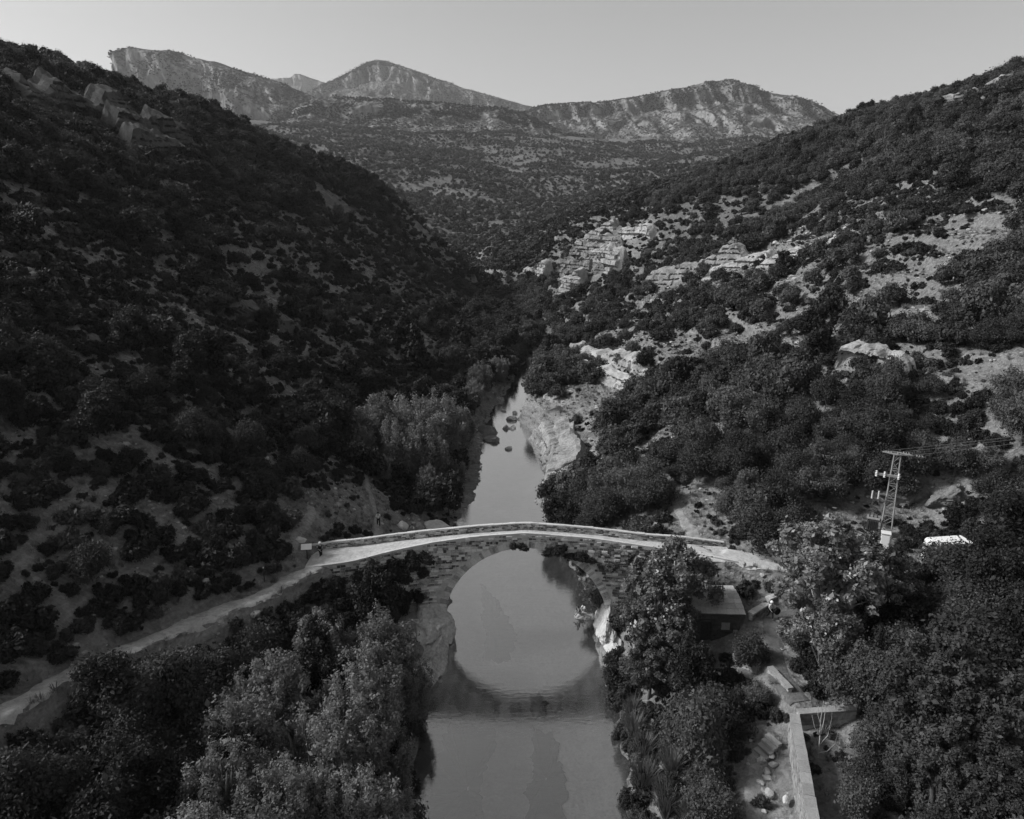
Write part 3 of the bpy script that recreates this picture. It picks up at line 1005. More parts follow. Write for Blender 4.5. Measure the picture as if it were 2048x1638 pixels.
# rocks the bridge stands on, river boulders
boulder((-7.9, 60.8, 1.5), (2.2, 3.5, 2.7), 3, 'rock_mid', 'tall grey rock under the left foot of the arch', 'rock', .1, sub=5, name='rock_outcrop', rough=.35)
boulder((-8.1, 55.2, .2), (2.1, 4.4, 2.2), 4, 'rock_mid', 'long low rock at the water below the left foot of the arch', 'rock', -.12, sub=5, name='rock_outcrop', rough=.4)
boulder((9.8, 61.6, 1.2), (1.6, 3.3, 2.4), 6, 'rock_pale', 'pale white rock under the right foot of the arch', 'rock', -.1, sub=5, name='rock_outcrop', rough=.4)
boulder((9.5, 58.2, .5), (1.0, 1.9, 1.1), 7, 'rock_pale', 'pale bank rock in front of the right foot of the arch', 'rock', .2, sub=4, name='rock_outcrop')
boulder((7.5, 64.4, -.05), (1.2, .8, .55), 8, 'rock_pale', 'flat pale rock in the water that the two seated people rest on', 'rock', .1, sub=4, name='river_rock')
boulder((-9.7, 82.6, .9), (2.3, 1.6, 1.5), 9, 'rock_pale', 'big rounded pale boulder on the left bank behind the bridge', 'boulder', -.2, sub=4, rough=.2)
boulder((-12.0, 80.5, 2.2), (1.1, 1.0, .9), 10, 'limestone', 'grey boulder leaning on the left of the big pale boulder', 'boulder', .4)
boulder((-7.4, 80.0, .1), (.9, .8, .5), 101, 'rock_pale', 'low pale rock at the water right of the big pale boulder', 'boulder', .4)
for i, (x, y, sx, sy, sz, lab) in enumerate((
        (-.6, 118.5, .85, .8, .55, 'small dark boulder alone in mid river nearest the bridge'),
        (-3.6, 123.5, 2.0, 1.2, .9, 'broad dark boulder at the left edge of the river'),
        (-4.6, 128.5, 2.2, 1.7, 1.9, 'tall pointed boulder behind the broad dark one at the left edge of the river'),
        (-1.3, 131, .5, .7, .7, 'narrow upright boulder left of its twin in mid river'),
        (.1, 131.5, .95, .7, .6, 'square boulder right of its twin in mid river'),
        (-.2, 137.5, 1.35, .9, .8, 'rounded boulder farther up mid river'),
        (.6, 142, .8, .7, .5, 'small boulder behind the rounded one in mid river'),
        (-2.6, 153, 1.3, .8, .8, 'pale pointed boulder off the left bank upstream'),
        (-1.8, 144, 1.1, .6, .25, 'flat stone awash off the left bank upstream'),
        (4.6, 176, 1.9, 1.3, 1.2, 'angular boulder where the river narrows upstream'),
        (3.0, 168, 1.4, .8, .35, 'low slab awash where the river narrows upstream'),
        (5.8, 196, 2.6, 1.8, 1.3, 'pale boulder at the far head of the visible river'),
        (2.6, 284, 2.0, 1.6, .9, 'pale stone in the streambed far up the gorge'))):
    boulder((x, y, .1), (sx, sy, sz), 40 + i, 'limestone' if i not in (1, 2) else 'rock_wet', lab, 'boulder', rnd.uniform(-1, 1), name='river_boulder')
for i, (x, y, sx, sy, sz, lab) in enumerate(((41.0, 68.6, 2.6, 1.5, 1.3, 'cracked grey rock face just right of the pylon'), (44.6, 67.0, 2.4, 1.5, 1.5, 'cracked grey rock right of the one beside the pylon'), (48.2, 66.0, 2.2, 1.4, 1.1, 'half buried grey rock at the right end of the rock row behind the pylon'))):
    boulder((x, y, gz(x, y) + .1), (sx, sy, sz), 140 + i, 'rock_wet', lab, 'rock', .3 * i, sub=5, name='rock_outcrop', rough=.42)
# left trail side rocks
for i, (x, y, s, lab) in enumerate(((-13.2, 77.5, 1.0, 'pale rock under the shrubs beside the bank trail'), (-11.2, 76.5, .8, 'grey rock among the shrubs left of the big pale boulder'), (-16.2, 58.2, .5, 'pale stone at the near edge of the path end by the bridge'), (-24.4, 45.0, .6, 'white stones at the low bend of the left path'),
                                    (-23.6, 45.8, .45, 'white stone on the path edge at the low bend'), (-25.0, 44.2, .4, 'loose white stone below the low bend of the path'))):
    boulder((x, y, gz(x, y) + s * .25), (s, s * .8, s * .6), 70 + i, 'rock_pale', lab, 'rock', rnd.uniform(0, 3), name='rock', sub=2)


# ------------------------------------------------------------------ water weed on the river bed
def weed(outline, seed):
    P = np.array(outline, float)
    c = P.mean(0)
    n = 160
    a = np.linspace(0, 2 * math.pi, n, endpoint=False)
    s = np.r_[0, np.cumsum(np.hypot(*(np.roll(P, -1, 0) - P).T))]
    t = np.linspace(0, s[-1], n, endpoint=False)
    Q = np.vstack([P, P[:1]])
    ex, ey = np.interp(t, s, Q[:, 0]), np.interp(t, s, Q[:, 1])
    for _ in range(2):
        ex = .25 * np.roll(ex, 1) + .5 * ex + .25 * np.roll(ex, -1)
        ey = .25 * np.roll(ey, 1) + .5 * ey + .25 * np.roll(ey, -1)
    ex = ex + .75 * fbm(ex * 1.4, ey * 1.1, 0, 5, seed, .7)
    ey = ey + 1.0 * fbm(ex * 1.4, ey * 1.1, 5, 5, seed, .7)
    rings = [1.0, .97, .9, .75, .5, .25, .02]
    V = []
    for k, r in enumerate(rings):
        x, y = c[0] + (ex - c[0]) * r, c[1] + (ey - c[1]) * r
        z = ground(x, y) + (-.06 if k == 0 else .10 + .07 * fbm(x * 1.3, y * 1.3, 0, 3, seed))
        V.append(np.c_[x, y, np.minimum(z, -.08)])
    V = np.stack(V, 0).reshape(-1, 3)
    F = []
    for k in range(len(rings) - 1):
        for i in range(n):
            F.append((k * n + i, k * n + (i + 1) % n, (k + 1) * n + (i + 1) % n, (k + 1) * n + i))
    return obj('water_weed', mesh_np('water_weed', V, np.array(F), True), M['weed'], kind='stuff', label='dark weed bed under the water')


weed([(-2.9, 57.5), (-.2, 58.2), (.4, 62), (-.6, 66), (-2.2, 70), (-3.6, 73), (-3.2, 66), (-2.6, 61)], 1)
weed([(-5.6, 51.5), (-3, 50.3), (-1.4, 50.0), (-1.0, 52.0), (-2.4, 53.6), (-5, 54.4)], 2)
weed([(1.7, 50.0), (2.9, 50.2), (3.1, 51.6), (2.4, 53.2), (1.7, 52.4)], 3)
weed([(1.3, 38), (3.4, 38), (4.0, 42), (3.8, 45), (3.5, 48.6), (1.8, 48.9), (1.6, 45), (1.1, 42)], 4)
weed([(-5.8, 33), (-1.6, 34), (-1.9, 39), (-2.4, 44), (-1.2, 47), (-1.6, 49), (-5.2, 49.4), (-6.2, 44)], 5)
weed([(.9, 28), (3.4, 28), (3.4, 36.6), (1.3, 37)], 6)

# ------------------------------------------------------------------ stone hut with slab roof
def block_wall(mb_rest, root, p0, p1, z0, z1, thick, mat, holes=(), piece='stone', hcourse=(.18, .3), keep=1.0, limit=0):
    """faced stones along a wall from p0 to p1 (outer face on the right hand), each its own object up to limit"""
    d = Vector((p1[0] - p0[0], p1[1] - p0[1], 0))
    L = d.length
    d.normalize()
    nrm = Vector((d.y, -d.x, 0))
    z, cnt = z0, 0
    while z < z1 - .05:
        h = min(rng.uniform(*hcourse), z1 - z)
        s = 0.0
        while s < L - .02:
            ln = min(rng.uniform(.28, .62), L - s)
            if ln < .12:
                break
            if not any(a < s + ln - .03 and s + .03 < b and c < z + h - .03 and z + .03 < e for a, b, c, e in holes):
                pr = rng.uniform(.01, .05)
                base = Vector((p0[0], p0[1], 0)) + d * (s + ln / 2) + nrm * (pr / 2 - .05)
                m2 = MB()
                m2.box((base.x, base.y, z + h / 2), (ln - .02, .1 + pr, h - .02), math.atan2(d.y, d.x), .012)
                if cnt < limit:
                    m2.build(piece, mat, root)
                    cnt += 1
                else:
                    mb_rest.add(m2.V[0], m2.F[0])
            s += ln
        z += h


def build_hut():
    x0, y0, rz = 17.6, 54.9, R(-3)
    g = 4.5
    root = empty('stone_hut', (x0, y0, g), 'small dark stone hut with a pale slab roof beside the right end of the bridge', 'hut', rz)
    W, D, Hf, Hb = 4.2, 3.2, 2.75, 3.35
    rest = MB()
    # core walls with door and window openings on the front (towards -y)
    t = .35
    core = MB()
    dx0, dx1, dz = -1.15, -.25, 1.85
    wx0, wx1, wz0, wz1 = .55, 1.3, 1.05, 1.8
    for a, b, c, e in ((-W / 2, dx0, -1, Hf), (dx0, dx1, dz, Hf), (dx1, wx0, -1, Hf), (wx0, wx1, -1, wz0), (wx0, wx1, wz1, Hf), (wx1, W / 2, -1, Hf)):
        core.box(((a + b) / 2, -D / 2 + t / 2 + .08, (c + e) / 2), (b - a, t - .1, e - c))
    core.box((-W / 2 + t / 2 + .04, .1, Hf / 2 - .5), (t - .1, D - t, Hf + 1.0))
    core.box((W / 2 - t / 2 - .04, .1, Hf / 2 - .5), (t - .1, D - t, Hf + 1.0))
    core.box((0, D / 2 - t / 2, Hb / 2 - .5), (W - .1, t - .1, Hb + .9))
    wall = core.build('wall', M['hut_stone'], root)
    holes = ((dx0 + W / 2, dx1 + W / 2, -1, dz), (wx0 + W / 2, wx1 + W / 2, wz0, wz1))
    block_wall(rest, root, (-W / 2, -D / 2), (W / 2, -D / 2), -.4, Hf - .05, t, M['hut_stone'], holes, limit=140)
    block_wall(rest, root, (W / 2, -D / 2), (W / 2, D / 2), -.4, Hf, t, M['hut_stone'])
    block_wall(rest, root, (-W / 2, D / 2), (-W / 2, -D / 2), -.4, Hf, t, M['hut_stone'])
    rest.build('small_stones', M['hut_stone'], root, kind='stuff')
    m = MB()
    m.box(((dx0 + dx1) / 2, -D / 2 + .02, dz + .1), (dx1 - dx0 + .5, .3, .2), 0, .015)
    m.build('lintel', M['hut_stone'], root)
    m = MB()
    m.box(((dx0 + dx1) / 2, -D / 2 + .3, dz / 2 - .1), (dx1 - dx0 - .02, .06, dz + .18))
    dr = m.build('door', M['wood_dark'], root)
    m = MB()
    m.box((dx1 - .15, -D / 2 + .25, .95), (.04, .05, .16))
    m.build('handle', M['steel_dark'], dr)
    m = MB()
    m.box(((wx0 + wx1) / 2, -D / 2 + .06, (wz0 + wz1) / 2), (wx1 - wx0 - .03, .05, wz1 - wz0 - .03))
    m.build('window_shutter', M['wall_cap'], root)
    m = MB()
    m.box(((wx0 + wx1) / 2, -D / 2 - .02, wz0 - .06), (wx1 - wx0 + .3, .22, .1), 0, .01)
    m.build('window_sill', M['hut_stone'], root)
    m = MB()
    m.box((1.75, -D / 2 - .1, 1.0), (.36, .2, .26))
    m.build('meter_box', M['wall_cap'], root)
    # mono pitch roof of stone slabs that rises and rounds over to the back
    rows = 6
    rz_of = lambda v: Hf + (Hb - Hf) * (1 - (1 - v) ** 1.8) + .04
    slab = MB()
    V = []
    for i in range(9):
        v = i / 8
        y = -D / 2 - .3 + v * (D + .55)
        hw = W / 2 + .3 - .55 * max(0, v - .35) ** 1.5
        V.append([(-hw, y, rz_of(v) - .09), (hw, y, rz_of(v) - .09), (hw, y, rz_of(v)), (-hw, y, rz_of(v))])
    V = np.array(V).reshape(-1, 3)
    F = []
    for i in range(8):
        for k in range(4):
            F.append((i * 4 + k, i * 4 + (k + 1) % 4, (i + 1) * 4 + (k + 1) % 4, (i + 1) * 4 + k))
    F += [(3, 2, 1, 0), (32, 33, 34, 35)]
    roof = obj('roof', mesh_np('roof', V, np.array(F)), M['hut_stone'], root)
    for i in range(rows):
        v0, v1 = i / rows, (i + 1) / rows
        y0_, y1_ = -D / 2 - .33 + v0 * (D + .55), -D / 2 - .33 + v1 * (D + .55) + .06
        hw = W / 2 + .32 - .55 * max(0, v0 - .35) ** 1.5
        x = -hw
        while x < hw - .1:
            ln = min(rng.uniform(.5, 1.1), hw - x)
            zt = rng.uniform(0, .02)
            V = []
            for dz in (.012, (.04 + zt)):
                for xx, yy, vv in ((x + .004, y0_, v0), (x + ln - .004, y0_, v0), (x + ln - .004, y1_, v1), (x + .004, y1_, v1)):
                    V.append((xx + rng.uniform(-.012, .012), yy + rng.uniform(-.03, .03), rz_of(vv) + dz + (.02 if yy == y0_ else 0)))
            obj('slab', mesh_np('slab', V, np.array([(3, 2, 1, 0), (4, 5, 6, 7), (0, 1, 5, 4), (1, 2, 6, 5), (2, 3, 7, 6), (3, 0, 4, 7)])), M['roof_slab'], roof)
            x += ln


build_hut()


# ------------------------------------------------------------------ walls
def coped_wall(pts, zt, zb, wid, label, name='garden_wall', ln=(.7, 1.3), cap_m='wall_cap', coping=True):
    root = empty(name, (pts[0][0], pts[0][1], zb), label, 'wall')
    ox, oy = pts[0]
    core, rest = MB(), MB()
    for k, (a, b) in enumerate(zip(pts[:-1], pts[1:])):
        a_, b_ = (a[0] - ox, a[1] - oy), (b[0] - ox, b[1] - oy)
        dv = Vector((b_[0] - a_[0], b_[1] - a_[1], 0))
        L = dv.length
        ang = math.atan2(dv.y, dv.x)
        hgt = zt[k] - zb
        mid = ((a_[0] + b_[0]) / 2, (a_[1] + b_[1]) / 2)
        core.box((mid[0], mid[1], hgt / 2 - .4), (L - .02, wid - .16, hgt + .7), ang)
        dv.normalize()
        nrm = Vector((dv.y, -dv.x, 0)) * (wid / 2 - .06)
        block_wall(rest, root, (a_[0] + nrm.x, a_[1] + nrm.y), (b_[0] + nrm.x, b_[1] + nrm.y), -.3, hgt - .1, .2, M['limestone'], limit=60)
        block_wall(rest, root, (b_[0] - nrm.x, b_[1] - nrm.y), (a_[0] - nrm.x, a_[1] - nrm.y), -.3, hgt - .1, .2, M['limestone'], limit=60)
        s = 0.0
        while coping and s < L - .05:
            l2 = min(rng.uniform(*ln), L - s)
            c = Vector((a_[0], a_[1], 0)) + dv * (s + l2 / 2)
            m = MB()
            m.box((c.x, c.y, hgt - .02 + rng.uniform(-.01, .01)), (l2 - .012, wid + .06, .15), ang, .014)
            m.build('coping_slab', M[cap_m], root)
            s += l2
    core.build('core', M['mortar'], root)
    rest.build('small_stones', M['limestone'], root, kind='stuff')
    return root


coped_wall([(19.5, 41.0), (18.6, 37.6), (17.5, 33.6), (16.4, 29.6), (15.4, 25.6)], [6.9, 7.0, 7.15, 7.3], 4.6, .58, 'long pale coped retaining wall in the bottom right corner')
coped_wall([(20.0, 41.6), (24.2, 42.0)], [6.6], 5.9, .5, 'short low cross wall joining the head of the long retaining wall')
coped_wall([(18.3, 50.2), (19.5, 47.9)], [6.1], 5.3, .45, 'short pale wall stub below the hut', ln=(.4, .7))
coped_wall([(20.0, 47.0), (20.6, 44.4)], [6.4], 5.4, .4, 'low wall edging the track between hut and retaining wall', ln=(.5, .9))
coped_wall([(20.6, 53.6), (22.6, 55.2), (24.6, 56.3)], [7.0, 7.5], 6.0, .5, 'pale rubble wall climbing from the hut to the track', cap_m='rock_pale', ln=(.3, .55))
NUM = ('first', 'second', 'third', 'fourth', 'fifth', 'sixth', 'seventh', 'eighth', 'ninth', 'tenth', 'eleventh', 'twelfth', 'thirteenth', 'fourteenth', 'fifteenth', 'sixteenth', 'seventeenth', 'eighteenth')
for i, t in enumerate(sorted(rnd.random() for _ in range(18))):
    y = 40.4 - t * 11
    x = 18.9 - (40.4 - y) * .27 - rnd.uniform(.3, 1.9)
    s = rnd.uniform(.2, .48)
    lab = '%s rubble stone, counted from the steps, along the long retaining wall' % NUM[i]
    boulder((x, y, gz(x, y) + s * .35 + max(0, 1.2 - abs(x - (18.9 - (40.4 - y) * .27))) * .5), (s, s * rnd.uniform(.5, .9), s * rnd.uniform(.4, .7)), 200 + i, 'limestone' if i % 9 else 'rock_pale', lab, 'stone', rnd.uniform(0, 3), 'rubble along the retaining wall', 2, 'rubble_stone')

st = empty('garden_steps', (17.6, 40.3, 4.0), 'flight of five worn stone steps at the head of the retaining wall', 'steps')
for i in range(5):
    m = MB()
    m.box((-.75 + i * .33, -.35 + i * .22, .12 + i * .2), (.36, 1.15, .2), R(28), .02)
    m.build('step', M['wall_cap'], st)

bn = empty('wooden_bench', (22.9, 38.4, gz(22.9, 38.4)), 'weathered slatted bench in the shade right of the retaining wall', 'bench', R(-35))
for i in range(4):
    m = MB()
    m.box((0, -.24 + i * .16, .45), (1.7, .12, .05))
    m.build('slat', M['wood'], bn)
for sx in (-.7, .7):
    for sy in (-.2, .2):
        m = MB()
        m.box((sx, sy, .21), (.08, .08, .42))
        m.build('leg', M['wood_dark'], bn)

# ------------------------------------------------------------------ signs, posts, cabinet, van
bd = empty('information_board', (-19.2, 59.6, gz(-19.2, 59.6)), 'white information board on a post at the left end of the bridge', 'sign', R(8))
m = MB()
m.box((0, .05, .55), (.09, .09, 1.3))
m.build('post', M['wood_dark'], bd)
m = MB()
m.box((0, 0, 1.28), (1.0, .05, .62), 0, 0, (R(-38), 'X'))
pn = m.build('panel', M['white'], bd)
m = MB()
for a, b, c, e in ((0, .3, 1.0, .03), (0, -.3, 1.0, .03)):
    m.box((a, 0.0, b), (c + .06, .07, e))
m.box((-.51, 0, 0), (.03, .07, .63))
m.box((.51, 0, 0), (.03, .07, .63))
fr = m.build('frame', M['wood_dark'], pn)
fr.location = (0, 0, 1.28)
fr.rotation_euler = (R(-38), 0, 0)
boulder((-20.1, 60.9, gz(-20.1, 60.9) + .25), (.62, .4, .38), 300, 'rock_pale', 'squared pale stone block behind the information board', 'stone', .1, sub=2, name='stone_block')

for (x, y, h, lab) in ((-21.5, 54.7, 1.35, 'thin marker post beside the left path below the board'), (-28.4, 47.6, 1.6, 'dark wooden post on the slope above the low bend of the left path')):
    p = empty('marker_post', (x, y, gz(x, y)), lab, 'post')
    m = MB()
    m.tube([(0, 0, -.3), (0, 0, h)], [.045, .04])
    m.build('shaft', M['wood_dark'], p)
    m = MB()
    m.box((0, 0, h + .03), (.1, .1, .1))
    m.build('cap', M['offwhite'] if h < 1.5 else M['wood_dark'], p)

sg = empty('signpost', (28.3, 63.2, gz(28.3, 63.2)), 'tall finger signpost beside the track right of the bridge', 'signpost', R(5))
m = MB()
m.tube([(0, 0, -.4), (0, 0, 2.7)], [.06, .05], 8)
m.build('post', M['wood'], sg)
for s in (-1, 1):
    m = MB()
    m.box((s * .42, -.04, 2.6 - (.02 if s > 0 else 0)), (.8, .04, .16))
    m.build('sign_arm', M['offwhite'] if s < 0 else M['wood'], sg)

cb = empty('meter_cabinet', (35.2, 60.4, gz(35.2, 60.4)), 'white meter cabinet with a sloping top at the foot of the pylon', 'cabinet', R(-25))
m = MB()
m.box((0, 0, .95), (.75, .5, 1.9))
m.build('body', M['white'], cb)
m = MB()
m.box((0, -.02, 1.98), (.85, .6, .08), 0, 0, (R(10), 'X'))
m.build('lid', M['offwhite'], cb)
m = MB()
m.box((0, -.262, .98), (.66, .02, 1.6))
dr = m.build('door', M['white'], cb)
m = MB()
m.box((.26, -.285, 1.0), (.03, .03, .14))
m.build('handle', M['steel_dark'], dr)


def build_van():
    g = gz(40.5, 58.5)
    root = empty('parked_van', (40.5, 58.5, g), 'white van parked among the trees right of the pylon', 'van', R(8))
    prof = [(-2.4, .35), (-2.45, 1.0), (-2.4, 2.2), (-2.2, 2.35), (1.2, 2.35), (1.75, 1.55), (2.35, 1.3), (2.5, .95), (2.5, .35)]
    V = []
    for s in (-1, 1):
        for x, z in prof:
            V.append((x, s * (.95 if z < 1.6 else .82), z))
    n = len(prof)
    F4 = [(k, (k + 1) % n, n + (k + 1) % n, n + k) for k in range(n)]
    me = mesh_np('body', V, [np.array(F4), np.array([list(range(n - 1, -1, -1))]), np.array([list(range(n, 2 * n))])])
    obj('body', me, M['white'], root)
    for s in (-1, 1):
        for a, b in ((-2.0, -.7), (-.6, .5), (.6, 1.25)):
            m = MB()
            m.box(((a + b) / 2, s * .895, 1.85), (b - a, .05, .5), 0, 0, (R(-9 * s), 'X'))
            m.build('window', M['glass_dark'], root)
        for x in (-1.6, 1.6):
            Vc, Fc = cyl(.34, .22, 16)
            Vc = np.c_[Vc[:, 0], Vc[:, 2] * s + s * .78, Vc[:, 1] + .34]
            wh = obj('wheel', mesh_np('wheel', Vc + np.array([x, 0, 0]), Fc), M['rubber'], root)
            Vc, Fc = cyl(.18, .03, 12)
            Vc = np.c_[Vc[:, 0], Vc[:, 2] * s + s * 1.0, Vc[:, 1] + .34]
            obj('rim', mesh_np('rim', Vc + np.array([x, 0, 0]), Fc), M['steel'], wh)
        m = MB()
        m.box((2.46, s * .7, .95), (.08, .3, .2))
        m.build('headlight', M['porcelain'], root)
    m = MB()
    m.box((1.5, 0, 1.98), (.05, 1.45, .82), 0, 0, (R(-36), 'Y'))
    m.build('windscreen', M['glass_dark'], root)


build_van()


# ------------------------------------------------------------------ lattice pylon with transformer
def build_pylon():
    x0, y0 = 37.0, 63.6
    g = gz(x0, y0)
    Hh = 18.0 - g
    root = empty('power_pylon', (x0, y0, g), 'galvanised lattice power pylon with a transformer on its left side', 'pylon', R(-28))
    wb, wt = .5, .28
    wid = lambda z: wb + (wt - wb) * max(0, z) / Hh
    cor = ((-1, -1), (1, -1), (1, 1), (-1, 1))
    for a, b in cor:
        m = MB()
        m.bar((a * wid(0), b * wid(0), -.5), (a * wt, b * wt, Hh), .085)
        m.build('leg', M['steel'], root)
    n = 11
    for k in range(n):
        za, zb = Hh * k / n, Hh * (k + 1) / n
        for i in range(4):
            p, q = cor[i], cor[(i + 1) % 4]
            if k % 2:
                p, q = q, p
            m = MB()
            m.bar((p[0] * wid(za), p[1] * wid(za), za), (q[0] * wid(zb), q[1] * wid(zb), zb), .04)
            m.build('brace', M['steel'], root)
            if k % 2 == 0:
                m = MB()
                m.bar((p[0] * wid(zb), p[1] * wid(zb), zb), (q[0] * wid(zb), q[1] * wid(zb), zb), .05)
                m.build('rung', M['steel'], root)
    # flat rhombus of the top crossarm
    z = Hh
    A, B = Vector((-1.3, 0, z + .1)), Vector((1.3, 0, z + .1))
    for e in (A, B):
        for s in (-1, 1):
            m = MB()
            m.bar((0, s * .42, z + .1), e, .09)
            m.build('crossarm', M['steel'], root)
    m = MB()
    m.bar((0, -.45, z + .1), (0, .45, z + .1), .1)
    m.build('crossarm', M['steel'], root)
    tips = [(-1.3, .05, z + .12), (.2, .5, z + .12), (1.3, .05, z + .12)]
    # second arm with switch insulators
    m = MB()
    m.bar((-1.7, -.65, Hh - 2.0), (.55, -.65, Hh - 2.0), .2)
    m.build('switch_arm', M['steel'], root)
    for px in (-1.55, -.85, .35):
        mb = MB()
        for k in range(4):
            mb.tube([(px, -.75, Hh - 2.2 + k * .16), (px, -.75, Hh - 2.12 + k * .16)], [.12, .06], 8)
        mb.build('insulator', M['porcelain'], root)
    # surge arrester bracket
    m = MB()
    m.bar((-.45, -.5, Hh - 4.7), (-1.7, -.9, Hh - 4.4), .1)
    m.build('bracket', M['steel'], root)
    for k in range(2):
        mb = MB()
        mb.tube([(-1.1 - k * .55, -.72 - k * .17, Hh - 4.5), (-1.1 - k * .55, -.72 - k * .17, Hh - 3.7)], [.09, .07], 8)
        mb.build('insulator', M['porcelain'], root)
    # transformer tank with fins and bushings
    tz = Hh - 7.2
    m = MB()
    m.box((-1.25, -.55, tz), (1.0, .85, 1.15))
    tk = m.build('transformer', M['steel_dark'], root)
    for k in range(6):
        m = MB()
        m.box((-1.62 + k * .15, -1.06, tz - .05), (.05, .17, .95))
        m.build('fin', M['steel_dark'], tk)
    m = MB()
    m.box((-1.25, -.55, tz + .61), (1.12, .97, .07))
    m.build('lid', M['steel'], tk)
    for k in range(3):
        mb = MB()
        mb.tube([(-1.6 + k * .34, -.55, tz + .64), (-1.6 + k * .34, -.55, tz + 1.15)], [.07, .04], 8)
        mb.build('bushing', M['wood_dark'], tk)
    m = MB()
    m.bar((-.5, -.4, tz - .62), (-1.8, -.7, tz - .62), .12)
    m.build('bracket', M['steel'], root)
    m = MB()
    m.tube([(-.75, -.62, tz - .6), (-.8, -.7, tz - 2.5), (-.82, -.72, 0)], [.07, .07, .07], 8)
    m.build('conduit', M['steel_dark'], root)
    # strain insulators and cables, world space
    rzm = Matrix.Translation((x0, y0, g)) @ Matrix.Rotation(R(-28), 4, 'Z')
    for k, tpt in enumerate(tips):
        mb = MB()
        for j in range(3):
            xx = tpt[0] + .25 + j * .22
            mb.tube([(xx, tpt[1] - .05 - j * .02, tpt[2]), (xx + .1, tpt[1] - .06 - j * .02, tpt[2])], [.13, .05], 8)
        mb.build('insulator', M['porcelain'], root)
        a = rzm @ Vector(tpt)
        dirv = Vector((1, -.02 + .01 * k, 0))
        mb = MB()
        L = 60.0
        P = []
        for i in range(25):
            t = i / 24
            P.append(a + dirv * (L * t) + Vector((0, 0, 9.5 * t - 2.5 * t * (1 - t))))
        mb.tube(P, [.016] * 25, 5)
        mb.build('power_cable', M['cable'], None, label=('topmost power cable running right from the pylon top', 'middle power cable running right from the pylon top', 'lowest power cable running right from the pylon top')[k], cat='cable', group='power cables')


build_pylon()

# ------------------------------------------------------------------ vegetation
def unit(n, r):
    v = r.normal(size=(n, 3))
    return v / np.linalg.norm(v, axis=1)[:, None]


def leaf_quads(C, N, size, r, aspect=1.6):
    """one small quad per leaf at C with normal N"""
    n = len(C)
    t = np.cross(N, unit(n, r))
    t /= np.linalg.norm(t, axis=1)[:, None] + 1e-9
    b = np.cross(N, t)
    s = (size * np.exp(r.normal(0, .42, n)))[:, None]
    L = t * s * aspect * .5
    Wd = b * s * .5
    V = np.stack([C - L, C + Wd * .9 - L * .1, C + L, C - Wd * .9 - L * .1], 1).reshape(-1, 3)
    return V, np.arange(4 * n).reshape(-1, 4)


def crown_mesh(name, r, clusters, n, leaf, shell=.55, up=.35):
    """clusters: list of (centre, radii); leaves sit mostly on the outer skin of every cluster"""
    vol = np.array([c[1][0] * c[1][1] + c[1][1] * c[1][2] for c in clusters])
    cnt = np.maximum(6, (n * vol / vol.sum()).astype(int))
    CC, NN = [], []
    for (c, rad), k in zip(clusters, cnt):
        d = unit(k, r)
        d[:, 2] = d[:, 2] * .9 + .12
        rr = np.abs(r.normal(.76, .32, k))
        CC.append(np.array(c) + d * rr[:, None] * np.array(rad))
        nn = d + unit(k, r) * 1.0 + np.array([0, 0, up])
        NN.append(nn / np.linalg.norm(nn, axis=1)[:, None])
    V, F = leaf_quads(np.concatenate(CC), np.concatenate(NN), leaf, r)
    return mesh_np(name, V, F)


